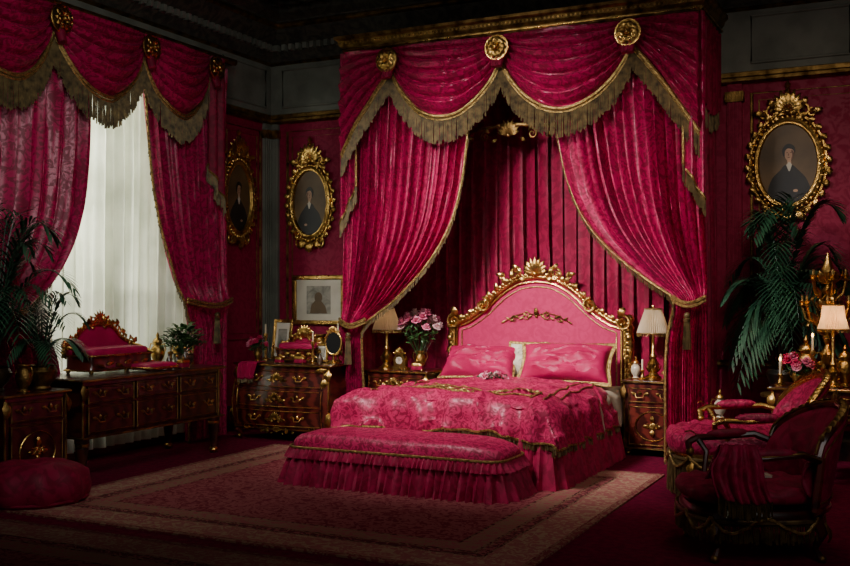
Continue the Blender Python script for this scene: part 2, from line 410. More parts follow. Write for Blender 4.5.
# ------------------------------------------------------------ draperies
mapB=lambda y0:(lambda a,o,z:V((a,y0-o,z)))
mapL=lambda x0:(lambda a,o,z:V((x0+o,a,z)))
def drape(mb,mp,outer,inner,z1,z0,amp,N,tie=None,seg=12,nz=48,seed=0,base=.06):
    def fn(s,t):
        z=z1+(z0-z1)*t; a=outer(z); b=inner(z)
        k=1.0
        if tie: k=1-.70*math.exp(-((z-tie)/.18)**2)
        w=abs(b-a); A=amp*k*min(1,.35+w*.6)
        ph=2*pi*N*s+2.2*NZ.noise(V((s*4,t*2.0,seed)))+seed
        dd=.7+.8*NZ.noise(V((s*6,seed+3,t*1.5)))
        o=base+A*dd*(sin(ph)+.36*sin(2*ph+.8)+.35*sin(.37*ph+seed)+.22*sin(3.1*ph+t*3))
        if tie: o+=.05*math.exp(-((z-tie)/.12)**2)
        return mp(a+(b-a)*(s+.014*sin(ph*1.0+.5)*k),o,z)
    mb.grid(fn,N*seg,nz)
    return fn
def edges(pxs,plane,val,tail):
    ks=[]
    for (px,py) in pxs:
        p=P(px,py,**{plane:val}); ks.append((p.z,p.x if plane=='Y' else p.y))
    return curve(ks+tail)
def edge_trim(root,fn,s,n=60,t0=.0,t1=1.0,fl=.05,dirn=V((0,0,-1)),lift=0):
    pts=[fn(s,t0+(t1-t0)*i/n) for i in range(n+1)]
    m=MB(); m.tube(pts,.014,n=6); m.build('edge_braid',TRIM,root)
    f=MB(); fringe(f,pts,fl,.014,.005,dirn); f.build('edge_fringe',FRINGE,root)
def tassel(mb,p,L=.22,r=.035):
    p=V(p)
    mb.ball(p,r*.7,8); mb.lathe([(r*.35,-.02),(r*.8,-.03),(r*.6,-.06)],p,12)
    for i in range(26):
        a=i*2.4; q=r*.55*math.sqrt((i+1)/26)
        mb.tube([p+V((q*cos(a),q*sin(a),-.05)),p+V((q*1.6*cos(a),q*1.6*sin(a),-.05-L))],.004,n=3)
def swag(root,mp,x0,x1,zt,drop,m,nf=6,endd=.24,half=0,fr=.2,out=.16,name='swag'):
    mb=MB()
    def fn(u,v):
        if half==0: c=(4*u*(1-u))**.85; e=sin(pi*u)
        else:
            uu=u if half>0 else 1-u
            c=uu**1.15; e=min(1,uu*1.6)
        z=zt-v*(endd+(drop-endd)*c)
        ph=2*pi*nf*v**.9+.6*sin(5*u)+1.2*NZ.noise(V((u*3,v*2,x0)))
        f=sin(ph)+.35*sin(2*ph+.6)
        o=.05+out*e*(sin(pi*min(1,v*.95))**.7)*.9+.042*f*(e**.4)
        cc=.5+(u-.5)*(1-.03*sin(pi*v))
        return mp(x0+(x1-x0)*cc,o,z)
    mb.grid(fn,44,nf*10); o=mb.build(name,m,root)
    pts=[fn(i/60,1) for i in range(61)]
    b=MB(); b.tube(pts,.02,n=6); b.tube([p+V((0,0,-.035)) for p in pts],.012,n=5); b.build('swag_braid',TRIM,o)
    f=MB(); fringe(f,[p+V((0,0,-.02)) for p in pts],fr,.0105,.0062); f.build('swag_fringe',FRINGE,o)
    return fn
def jabot(root,mp,x0,x1,zt,zo,zi,m,n=2,y=.1,amp=.03,side=0):
    mb=MB()
    def fn(u,v):
        zb=zo+(zi-zo)*u
        return mp(x0+(x1-x0)*u+.012*v*sin(2*pi*n*u),y+amp*sin(2*pi*n*u),zt+(zb-zt)*v)
    mb.grid(fn,n*14,14); o=mb.build('cascade_tail',m,root)
    pts=[fn(i/50,1) for i in range(51)]
    if side: pts+= [fn(1,1-i/20) for i in range(1,int(20*side))]
    b=MB(); b.tube(pts,.014,n=6); b.build('tail_braid',TRIM,o)
    f=MB(); fringe(f,pts[:51],.15,.011,.0055); 
    if side: fringe(f,pts[50:],.07,.013,.005)
    f.build('tail_fringe',FRINGE,o)
# --- bed canopy
CX0,CX1,CY=-5.64,-1.86,9.5
can=thing('bed_canopy','tall crimson bed canopy with gold cornice, three rosettes and fringed swags','canopy',(0,0,0))
m=MB(); m.box(CX0+.05,CX1-.05,CY+.05,WY-.05,4.16,4.22); m.build('tester',CURTD,can)
m=MB()
prof=[(.0,4.18),(.02,4.20),(.02,4.24),(.05,4.27),(.06,4.31),(.09,4.33),(.09,4.36),(.0,4.36)]
def cf(u,v):
    d,z=prof[int(round(v*(len(prof)-1)))]
    P4=[V((CX0-d,WY-.05,z)),V((CX0-d,CY-d,z)),V((CX1+d,CY-d,z)),V((CX1+d,WY-.05,z))]
    return P4[int(round(u*3))]
m.grid(cf,3,len(prof)-1); m.box(CX0,CX1,CY,WY-.05,4.33,4.355)
m.build('canopy_cornice',GOLDD,can,ang=25)
m=MB(); x=CX0
while x<CX1: m.ball((x,CY-.05,4.29),.014,6); x+=.045
m.tube([(CX0,CY-.035,4.215),(CX1,CY-.035,4.215)],.01); m.tube([(CX1+.035,CY-.04,4.215),(CX1+.035,WY-.06,4.215)],.01)
m.build('cornice_beading',GOLD,can)
mB=mapB(CY)
med=[P(387,60,Y=9.36).x,P(497,47,Y=9.36).x,P(628,33,Y=9.36).x]; ZT=4.18
swag(can,mB,med[0],med[1],ZT,.78,CURT,fr=.24); swag(can,mB,med[1],med[2],ZT,.80,CURT,fr=.24)
swag(can,mB,CX0,med[0],ZT,1.10,CURT,half=-1,fr=.21,out=.08); swag(can,mB,med[2],CX1,ZT,1.10,CURT,half=1,fr=.21,out=.08)
jabot(can,mB,CX0-.05,CX0+.15,ZT,2.35,2.75,CURT,y=.02,side=.35); jabot(can,mB,CX1+.05,CX1-.15,ZT,2.45,2.8,CURT,y=.02,side=.3)
for a in med:
    m=MB(); rosette(m,(a,CY-.15,4.03),(0,-1,0),.12); m.build('rosette',GOLD,can)
    m=MB()
    for s in (-1,0,1): m.tube([(a+s*.04,CY-.10,4.0),(a+s*.035,CY-.16,3.84)],[.03,.025],n=8)
    m.build('pleated_knot',CURTD,can)
for cx,sg in ((CX0,-1),(CX1,1)):
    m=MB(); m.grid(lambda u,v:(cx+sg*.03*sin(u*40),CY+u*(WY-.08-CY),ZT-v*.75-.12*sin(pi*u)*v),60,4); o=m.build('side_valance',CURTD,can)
    f=MB(); fringe(f,[V((cx,CY+u/20*(WY-.08-CY),ZT-.75-.12*sin(pi*u/20))) for u in range(21)],.16); f.build('valance_fringe',FRINGE,o)
m=MB(); crest(m,-3.9,3.22,1.1,.20,9.9,.010)
m.tube([(-5.0,9.9,3.22),(-4.4,9.9,3.3),(-3.9,9.9,3.36),(-3.3,9.9,3.3),(-2.7,9.9,3.22)],.02); m.build('inner_pelmet_carving',GOLDD,can)
bd=thing('back_curtain','deep crimson pleated curtain hanging behind the headboard inside the canopy','curtain')
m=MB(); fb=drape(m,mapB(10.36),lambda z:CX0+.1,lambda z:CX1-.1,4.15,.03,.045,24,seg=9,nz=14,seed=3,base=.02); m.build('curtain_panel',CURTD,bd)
def tied_curtain(name,label,plane,val,mp,outer,inner,z1,z0,amp,N,tz,seed,m_=CURT,knot=None,fl=.06):
    t=thing(name,label,'curtain')
    mb=MB(); fn=drape(mb,mp,outer,inner,z1,z0,amp,N,tie=tz,seed=seed,nz=64); mb.build('curtain_panel',m_,t)
    edge_trim(t,fn,1.0,fl=fl)
    a,b=outer(tz),inner(tz)
    g=MB()
    for dz in (0,.035):
        g.tube([mp(a+(b-a)*k/12,.15+.06*sin(pi*k/12),tz+dz-.06*sin(pi*k/12)) for k in range(0,13)],.016,n=6)
    g.build('tieback_cord',TRIM,t)
    g=MB(); tassel(g,mp((a+b)/2,.24,tz-.14),.26,.045); g.build('tassel',FRINGE,t)
    return t
li=edges([(472,100),(466,140),(460,185),(448,228),(424,268),(392,302),(368,322)],'Y',9.5,[(1.15,-5.44),(.6,-5.42),(.0,-5.40)])
lo_=lambda z:-5.68
tied_curtain('bed_curtain','crimson damask bed curtain tied back on the left beside the table with roses','Y',9.5,mapB(9.6),lo_,li,4.1,.02,.07,14,P(368,322,Y=9.5).z,1.0)
ri=edges([(552,100),(558,140),(569,185),(588,224),(617,256),(650,282),(674,300)],'Y',9.5,[(1.2,-2.16),(.6,-2.18),(0,-2.18)])
ro=lambda z:-1.80
tied_curtain('bed_curtain','crimson damask bed curtain tied back on the right beside the palm','Y',9.5,mapB(9.6),ro,ri,4.1,.02,.07,15,P(674,300,Y=9.5).z,2.0)
for cx,sg,lb in ((CX0,1,'left'),(CX1,-1,'right')):
    t=thing('bed_side_curtain','straight dark crimson curtain closing the %s end of the bed canopy'%lb,'curtain')
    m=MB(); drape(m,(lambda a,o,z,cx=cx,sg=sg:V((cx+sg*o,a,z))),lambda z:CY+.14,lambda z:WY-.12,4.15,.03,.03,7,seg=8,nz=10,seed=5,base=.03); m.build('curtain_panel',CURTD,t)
# --- window draperies
VX=-7.02
wv=thing('window_valance','crimson swagged window valance with gold rosettes and bullion fringe','valance')
mL=mapL(VX)
m=MB(); m.box(WX+.01,VX,5.2,9.35,4.16,4.24); m.build('pelmet_board',WOOD,wv)
m=MB(); m.tube([(VX+.02,5.2,4.2),(VX+.02,9.37,4.2)],.035,n=8); m.build('gilt_rail',GOLDD,wv)
wm=[5.62]+[P(x,y,X=-6.87).y for x,y in ((62,22),(152,52),(217,70))]
for a,b in zip(wm,wm[1:]): swag(wv,mL,a,b,4.18,.74,CURT,fr=.26)
jabot(wv,mL,wm[3]+.24,wm[3]-.03,4.18,2.6,3.0,CURTD,y=.06)
for a in wm:
    m=MB(); rosette(m,(VX+.15,a,4.03),(1,0,0),.12); m.build('rosette',GOLD,wv)
    m=MB(); m.tube([(VX+.10,a,4.0),(VX+.16,a,3.82)],[.05,.04],n=10); m.build('pleated_knot',CURTD,wv)
def ed(pxs,tail,X=-7.05): return edges(pxs,'X',X,tail)
wi=ed([(92,60),(91,120),(88,170),(82,215),(70,252),(50,286),(26,310)],[(1.1,6.75),(0,6.80)])
wo=lambda z:5.35
tied_curtain('window_curtain','dark crimson window curtain sweeping to the far left of the sheer','X',0,mapL(-7.1),wo,wi,4.1,.02,.06,11,P(26,310,X=-7.05).z,4.0,CURT)
wi2=ed([(143,70),(149,130),(155,185),(163,235),(173,275),(180,302)],[(1.15,8.66),(0,8.62)])
wo2=lambda z:9.25
tied_curtain('window_curtain','dark crimson window curtain gathered between the sheer and the oval portrait','X',0,mapL(-7.1),wo2,wi2,4.1,.02,.06,10,P(180,302,X=-7.05).z,6.0,CURT)
sh=thing('sheer_curtain','translucent white sheer curtain glowing in front of the window','curtain')
m=MB(); drape(m,mapL(-7.24),lambda z:6.55,lambda z:9.05,4.0,.1,.045,19,seg=16,nz=20,seed=8,base=.05); m.build('curtain_panel',SHEER,sh)
# ------------------------------------------------------------ bed
BX=-3.7; HBY=10.2
bed=thing('upholstered_bed','grand bed with arched rose velvet headboard in a carved gold frame','bed',(BX,0,.014))
hz=curve([(0,1.76),(.2,1.73),(.4,1.62),(.62,1.43),(.8,1.31),(.96,1.25)])
hw=.96
out=[(-hw,.25)]+[(-hw+2*hw*i/60,hz(abs(-hw+2*hw*i/60))) for i in range(61)]+[(hw,.25)]
m=MB(); m.prism(out,HBY,HBY+.1); m.build('headboard_panel',HEADM,bed)
m=MB(); inn=[(x*.9,(z-.25)*.93+.25) for x,z in out]
m.tube([(x,HBY-.005,z) for x,z in inn],.008,n=5); m.build('headboard_piping',TRIM,bed)
m=MB(); pts=[V((x,HBY-.01,z)) for x,z in out]
border(m,pts,.030,(0,-1,0),leafL=.075,step=.045,bead=.013,out=(0,HBY,.9))
m.tube([(x*.955,HBY-.02,(z-.25)*.965+.25) for x,z in out],.010,n=5)
for s in (-1,1):
    scroll(m,(s*.60,1.46),.08,R(90),1.5,.017,HBY-.05,flip=s); scroll(m,(s*.94,1.28),.08,R(90),1.5,.019,HBY-.05,flip=-s)
    m.leaf((s*.90,HBY-.04,1.33),(s*.5,0,.9),(0,-1,0),.13,.08)
    m.lathe([(.05,0),(.055,.1),(.035,.14),(.04,.5),(.05,.9),(.038,1.0),(.052,1.03),(.03,1.07)],(s*.99,HBY+.03,.2),12)
    m.ball((s*.99,HBY+.03,1.32),.05,10)
m.build('gilt_frame',GOLD,bed)
m=MB(); crest(m,0,1.76,.95,.22,HBY-.04,.015)
for s in (-1,1):
    for k in range(5): m.leaf((s*(.16+.09*k),HBY-.04,hz(.16+.09*k)+.01),(s*.25,0,1),(0,-1,0),.13-.012*k,.05,.2)
m.build('carved_crest',GOLD,bed)
m=MB()
for s in (-1,1):
    scroll(m,(s*.12,1.34),.05,R(90),1.3,.006,HBY-.012,flip=s); scroll(m,(s*.25,1.31),.04,R(90),1.3,.005,HBY-.012,flip=-s)
    m.tube([(s*.0,HBY-.012,1.35),(s*.12,HBY-.012,1.38),(s*.25,HBY-.012,1.34),(s*.38,HBY-.012,1.27)],.005,n=5)
    for k in range(7): m.leaf((s*(.05+.05*k),HBY-.01,1.35-.010*k),(s,0,.6 if k%2 else -.6),(0,-1,0),.06,.022,.12,4)
m.leaf((0,HBY-.01,1.34),(0,0,1),(0,-1,0),.10,.045); m.ball((0,HBY-.01,1.34),.018,6)
m.build('gilt_applique',GOLDD,bed)
m=MB(); sup(m,[(0,0),(.97,0),(1,.03),(1,.2),(.97,.24),(0,.24)],1.84,2.1,8,(0,9.1,.36)); m.build('mattress',CREAM,bed)
m=MB(); m.box(-.93,.93,8.0,10.15,.12,.37); m.build('bed_base',VELVET,bed,bevel=.02)
pth=rpath(0,8.76,2.02,1.92,.12,.015); m=MB(); ruffle(m,pth,.46,.0,.028,.085,.08,9,seed=2); m.build('bed_skirt',VELVET,bed)
for s in (-1,1):
    for yy in (10.1,8.1):
        m=MB(); m.lathe([(.04,-.012),(.05,.03),(.035,.08),(.04,.2)],(s*.85,yy,0),10); m.build('foot',WOOD,bed)
def spread(w,y0,y1,zt,hang,hangf,r,off=0,wr=.012,seed=0,puffh=.035):
    def prof(l,flat,hg):
        l0=flat-r; q=r*pi/2
        if l<=l0: return l,0
        if l<=l0+q: a=(l-l0)/r; return l0+r*sin(a),r*(1-cos(a))
        return flat+.10*(l-l0-q)+.0,r+(l-l0-q)
    tw=w-r+r*pi/2+hang-r
    def fn(s,t):
        S=(s-.5)*2*tw; x,dx=prof(abs(S),w,hang); x=math.copysign(x,S)
        L=(y1-y0)-r+r*pi/2+hangf-r; T=(1-t)*L
        yy,dy=prof(T,y1-y0,hangf); y=y1-yy
        dz=(dx**6+dy**6)**(1/6) if dx+dy>0 else 0; dz=min(dz,max(hang,hangf))
        q=V((x*1.3+y*.5,y*1.1-x*.3,dz))
        ridge=(1-min(1,abs(NZ.noise(q*2.4+V((seed,0,0))))*5))**2
        n=NZ.noise(V((x*2.2+seed,y*2.2,dz*2)))*wr*1.7+NZ.noise(V((x*5+seed,y*4,dz*4)))*wr*1.2+ridge*wr*.75
        fold=0.028*sin((y if dx>dy else x)*24+2.5*NZ.noise(V((x*1.5,y*1.5,seed))))*min(1,max(dx,dy)/.25)
        ox=(n+fold)*(1 if S>0 else -1) if dx>.05 else 0; oy=-(n+fold) if dy>.05 else 0
        puff=puffh*(1-min(1,abs(x)/w)**3)
        return V((x+ox+(off if dx>.1 else 0)*(1 if S>0 else -1),y+oy-(off if dy>.1 else 0),zt-dz+n+puff+off))
    return fn
def ssurf(fn,nu=90,nv=80,smap=lambda s:s):
    m=MB(); m.grid(lambda u,v:fn(smap(u),v),nu,nv); return m
sht=thing('bed_sheet','cream linen sheet folded over at the pillow end and hanging beside the table','sheet',(BX,0,.014))
fs=spread(.99,8.6,10.12,.625,.34,.0,.08,0,.012,5)
ssurf(lambda s,t:fs(s,t*1.0)).build('sheet',CREAM,sht,solid=.008)
dv=thing('bedspread','crimson damask bedspread with gold embroidered bands and fringed hem','bedspread',(BX,0,.014))
fd=spread(1.02,7.76,9.55,.665,.36,.30,.19,0,.028,1,.06)
ssurf(fd,150,130).build('quilt',DAMASK,dv,solid=.012)
def line(t=None,s=None,a=0,b=1,n=90,lift=.014):
    pts=[]
    for i in range(n+1):
        k=a+(b-a)*i/n; p=fd(k,t) if t is not None else fd(s,k); pts.append(p+V((0,-.004,lift)))
    return pts
m=MB()
for t in (.24,.37): m.tube(line(t=t,a=.21,b=.80),.008,n=5)
for k in range(26):
    s=.225+.56*k/25
    sg=1 if k%2 else -1
    pts=[]
    for i in range(16):
        a=i*.7*sg; rr=.050*(1-i/16); q=fd(s+rr*cos(a)/2.6,.305+rr*sin(a)/2.2)+V((0,0,.014)); pts.append(q)
    m.tube(pts,.0075,n=4)
    for dd in (-1,1):
        q=fd(s+.006,.305+dd*.02)+V((0,0,.014)); m.leaf(q,(.5,dd*1.0,0),(0,0,1),.07,.03,.12,3)
m.tube(line(s=.795,a=.2,b=1),.010,n=5); m.tube(line(s=.215,a=.2,b=1),.008,n=5); m.tube(line(s=.84,a=.2,b=1),.007,n=5)
m.build('embroidered_band',TRIM,dv)
hem=[fd(0.0,1-i/40) for i in range(41)]+[fd(i/60,0) for i in range(1,61)]+[fd(1.0,i/40) for i in range(1,41)]
m=MB(); m.tube(hem,.012,n=5); m.build('hem_braid',TRIM,dv)
m=MB(); fringe(m,hem,.055,.013,.0045); m.build('hem_fringe',FRINGE,dv)
# bench at bed foot
bn=thing('upholstered_bench','long crimson velvet bench with ruffled skirt at the foot of the bed','bench',(-3.86,7.45,.014))
def bcush(h):
    return [(0,0),(.95,0),(.985,h*.08),(1,h*.26),(1.0,h*.42),(.99,h*.56),(.97,h*.70),(.935,h*.83),(.88,h*.93),(.78,h*1.01),(.66,h*1.05),(.5,h*1.08),(.3,h*1.1),(0,h*1.1)]
m=MB(); sup(m,bcush(.165),1.95,.60,5,(0,0,.255),96)
m.v=[(x,y,z+.014*NZ.noise(V((x*4,y*6,2)))+.006*NZ.noise(V((x*11,y*12,4)))) for x,y,z in m.v]; m.build('seat_cushion',DAMASK,bn)
m=MB(); m.tube([(p.x,p.y,.300) for p in rpath(0,0,1.955,.605,.14)],.011,n=6,closed=True); m.build('gold_cord',TRIM,bn)
m=MB(); ruffle(m,rpath(0,0,1.94,.59,.13,.010),.305,.215,.020,.042,.05,5,seed=4); m.build('upper_ruffle',VELVET,bn)
m=MB(); ruffle(m,rpath(0,0,1.92,.57,.12,.012),.29,.0,.036,.07,.10,12,seed=6); m.build('ruffled_skirt',VELVET,bn)
m=MB(); m.box(-.86,.86,-.17,.17,.0,.28); m.build('bench_frame',WOOD,bn)
def pillow(name,label,loc,w,h,th,tilt,mt,trimm=None,rz=0,ruf=None,group=None):
    t=thing(name,label,'pillow',loc,rot=(tilt,0,rz),group=group)
    m=MB()
    def f(sg):
        def fn(u,v):
            x=(u-.5)*2; z=(v-.5)*2; k=max(0,(1-abs(x)**3))**.5*max(0,(1-abs(z)**3))**.5
            pin=1-.10*(1-abs(x)**2)*(abs(z)**4)
            pin2=1-.10*(1-abs(z)**2)*(abs(x)**4)
            rd=(1-min(1,abs(NZ.noise(V((x*2.2+loc[0]+z,z*2-x,sg+2))))*5))**2
            n=NZ.noise(V((x*2+loc[0],z*2,sg)))*.04+rd*.022
            return (x*w/2*pin2,sg*(th/2*k+n*k),h/2+z*h/2*pin)
        return fn
    m.grid(f(-1),44,30); m.grid(f(1),28,20); m.build('pillow_cover',mt,t)
    e=[]
    fn=f(-1)
    for i in range(25): e.append(V(fn(i/24,0)))
    for i in range(1,25): e.append(V(fn(1,i/24)))
    for i in range(1,25): e.append(V(fn(1-i/24,1)))
    for i in range(1,25): e.append(V(fn(0,1-i/24)))
    if trimm:
        m=MB(); m.tube(e[:-1],.009,n=5,closed=True)
        if ruf:
            for p in resample(e,.018):
                d=V((p.x/(w/2),0,(p.z-h/2)/(h/2))); d=V((math.copysign(abs(d.x)**5,d.x),0,math.copysign(abs(d.z)**5,d.z))).normalized()
                m.leaf(p,d,(0,-1,0),ruf,.03,.1,3)
        m.build('pillow_braid',trimm,t)
    return t
pillow('pillow','cream linen pillow propped against the left of the headboard',(-4.10,10.02,.68),.74,.38,.18,R(-16),CREAM)
pillow('pillow','cream linen pillow propped against the right of the headboard',(-3.24,10.02,.68),.74,.38,.18,R(-16),CREAM,TRIM,0,.03)
pillow('pillow','crimson satin pillow with narrow gold edge on the left side of the bed',(-4.20,9.72,.715),.84,.42,.28,R(-44),SATIN,TRIM,0,.018)
pillow('pillow','crimson satin pillow with wide gold braided edge on the right side of the bed',(-3.22,9.62,.715),.92,.44,.30,R(-36),SATIN,TRIM,R(5),.045)
pillow('cushion','small cream and gold cushion tucked behind the two crimson pillows',(-3.72,9.88,.74),.40,.36,.14,R(-22),PAPER,TRIM,0,.03)
# ------------------------------------------------------------ flowers / plants
def petals(mb,c,r):
    c=V(c)
    for ring,(k,rad,lift,sz) in enumerate(((5,.15,.55,.55),(5,.35,.38,.75),(6,.55,.15,.95))):
        for i in range(k):
            a=2*pi*i/k+ring*.6; d=V((cos(a),sin(a),0)); sd=V((-sin(a),cos(a),0))
            def fn(u,v):
                x=(u-.5)*2
                return c+d*r*(rad*.5+ (rad+.2)*v*v*(1-.25*x*x))+sd*(x*r*sz*.55*sin(pi*(v*.6+.15)))+V((0,0,r*(lift+.75*v-.45*v*v*ring*.5-.2*x*x)))
            mb.grid(fn,3,3)
    mb.ball(c+V((0,0,r*.5)),r*.35,6)
def flower(name,label,loc,mt,r,L,rot,group,cat='flower'):
    t=thing(name,label,cat,loc,rot=rot,group=group)
    m=MB(); petals(m,(0,0,L),r); m.build('blossom',mt,t)
    m=MB(); m.tube([(0,0,0),(.005,0,L*.5),(0,0,L)],.003,n=4); m.build('stem',LEAF,t)
    for k in range(3):
        m=MB(); a=k*2.3; m.leaf((0,0,L*(.55+.13*k)),(cos(a),sin(a),.4),(0,0,1),.07,.04,.15,4)
        m.build('leaf',LEAF,t)
    return t
def bouquet(base,z,mats,n,L,r,spread_,label,group,seed=0):
    random.seed(seed); protos=[]
    for i in range(n):
        k=i%len(mats); a=i*2.4; tl=spread_*math.sqrt((i+.3)/n)
        rot=(tl*cos(a),tl*sin(a),random.uniform(0,6)); loc=(base[0]+.01*sin(a),base[1],z)
        lab,mt=mats[k]
        LL=L*(1-.18*(i/n)+random.uniform(-.05,.05))
        if len(protos)<=k: protos.append(flower('rose',lab,loc,mt,r,L,rot,group))
        else: dup(protos[k],loc,rot=rot,scale=LL/L)
VASEP=[(.045,0),(.05,.01),(.03,.03),(.055,.07),(.07,.12),(.06,.17),(.035,.2),(.045,.225)]
def urn(name,label,loc,sc,m1,m2,handles=True,cat='vase',lid=False):
    t=thing(name,label,cat,loc,scale=sc)
    m=MB(); m.lathe(VASEP,(0,0,0),20); m.build('vase_body',m1,t)
    m=MB(); m.tube([(.047*cos(a),.047*sin(a),.225) for a in [2*pi*i/20 for i in range(20)]],.006,closed=True); m.build('gilt_rim',m2,t)
    m=MB(); m.tube([(.05*cos(a),.05*sin(a),.008) for a in [2*pi*i/20 for i in range(20)]],.007,closed=True); m.build('gilt_foot',m2,t)
    if handles:
        for s in (-1,1): m=MB(); m.tube([(s*.04,0,.2),(s*.085,0,.21),(s*.1,0,.16),(s*.068,0,.1)],.006); m.build('handle',m2,t)
    if lid: m=MB(); m.lathe([(.047,.225),(.04,.25),(.012,.27),(.018,.29),(.002,.32)],(0,0,0),14); m.build('lid',m2,t)
    return t
def frond(reach,rise,droop,ll=.26,n=18,lw=.010,seed=0):
    m=MB()
    pts=[]
    for i in range(n+1):
        t=i/n; pts.append(V((reach*(t**1.25),0,rise*sin(pi*t*.62)*1.05-droop*t**3)))
    m.tube(pts,[.007*(1-.8*i/n) for i in range(n+1)],n=4)
    for i in range(2,n+1):
        t=i/n; p=pts[i]; tg=(pts[i]-pts[i-1]).normalized()
        l=ll*sin(pi*(.12+.8*t))**.8
        for s in (-1,1):
            d=(tg*.8+V((0,s*.75,0))).normalized()
            def fn(u,v,d=d,p=p,l=l):
                w=lw*sin(pi*(u*.85+.1)); q=p+d*(l*u)+V((0,0,-.35*l*u*u)); sd=d.cross(V((0,0,1))).normalized()
                return q+sd*(w*(v-.5)*2)
            m.grid(fn,4,1)
    return m
def palm(name,label,loc,n,pot,shapes,bounds,seed=0,stem=.3,potr=.16,poth=.25,ll=.26,lw=.010):
    t=thing(name,label,'plant',loc); random.seed(seed)
    m=MB(); m.lathe([(potr*.55,0),(potr*.6,.01),(potr*.5,.03),(potr*.85,poth*.4),(potr*1.02,poth*.75),(potr*.85,poth*.93),(potr,poth),(potr*.85,poth-.01),(potr*.8,poth-.03)],(0,0,0),24); m.build('pot',pot,t)
    m=MB(); m.lathe([(potr*.82,poth-.03),(potr*.5,poth-.015),(0.001,poth-.01)],(0,0,0),16); m.build('soil',SOIL,t)
    for k in range(4):
        m=MB(); a=k*1.6; m.tube([(.03*cos(a),.03*sin(a),poth-.03),(.04*cos(a),.04*sin(a),poth+stem)],[.014,.009],n=6); m.build('stem',BARK,t)
    protos=[frond(*s_,ll=ll,lw=lw) for s_ in shapes]; meshes=[None]*len(shapes)
    x0,x1,y0,y1=bounds
    for i in range(n):
        a=i*2.399; k=i%len(shapes); ca,sa=cos(a),sin(a)
        lim=9
        if ca>.01: lim=min(lim,(x1-loc[0])/ca)
        if ca<-.01: lim=min(lim,(loc[0]-x0)/-ca)
        if sa>.01: lim=min(lim,(y1-loc[1])/sa)
        if sa<-.01: lim=min(lim,(loc[1]-y0)/-sa)
        s=random.uniform(.78,1.08); need=(shapes[k][0]+.10)*s; sx=s*min(1,lim/need)
        if meshes[k] is None:
            o=protos[k].build('frond',PALM,t); meshes[k]=o.data
        else:
            o=bpy.data.objects.new('frond',meshes[k]); COL.objects.link(o); o.parent=t
        o.location=(.02*ca,.02*sa,poth+stem*random.uniform(.45,1)); o.rotation_euler=(0,0,a)
        o.scale=(sx,min(s,sx*1.3),s)
    return t
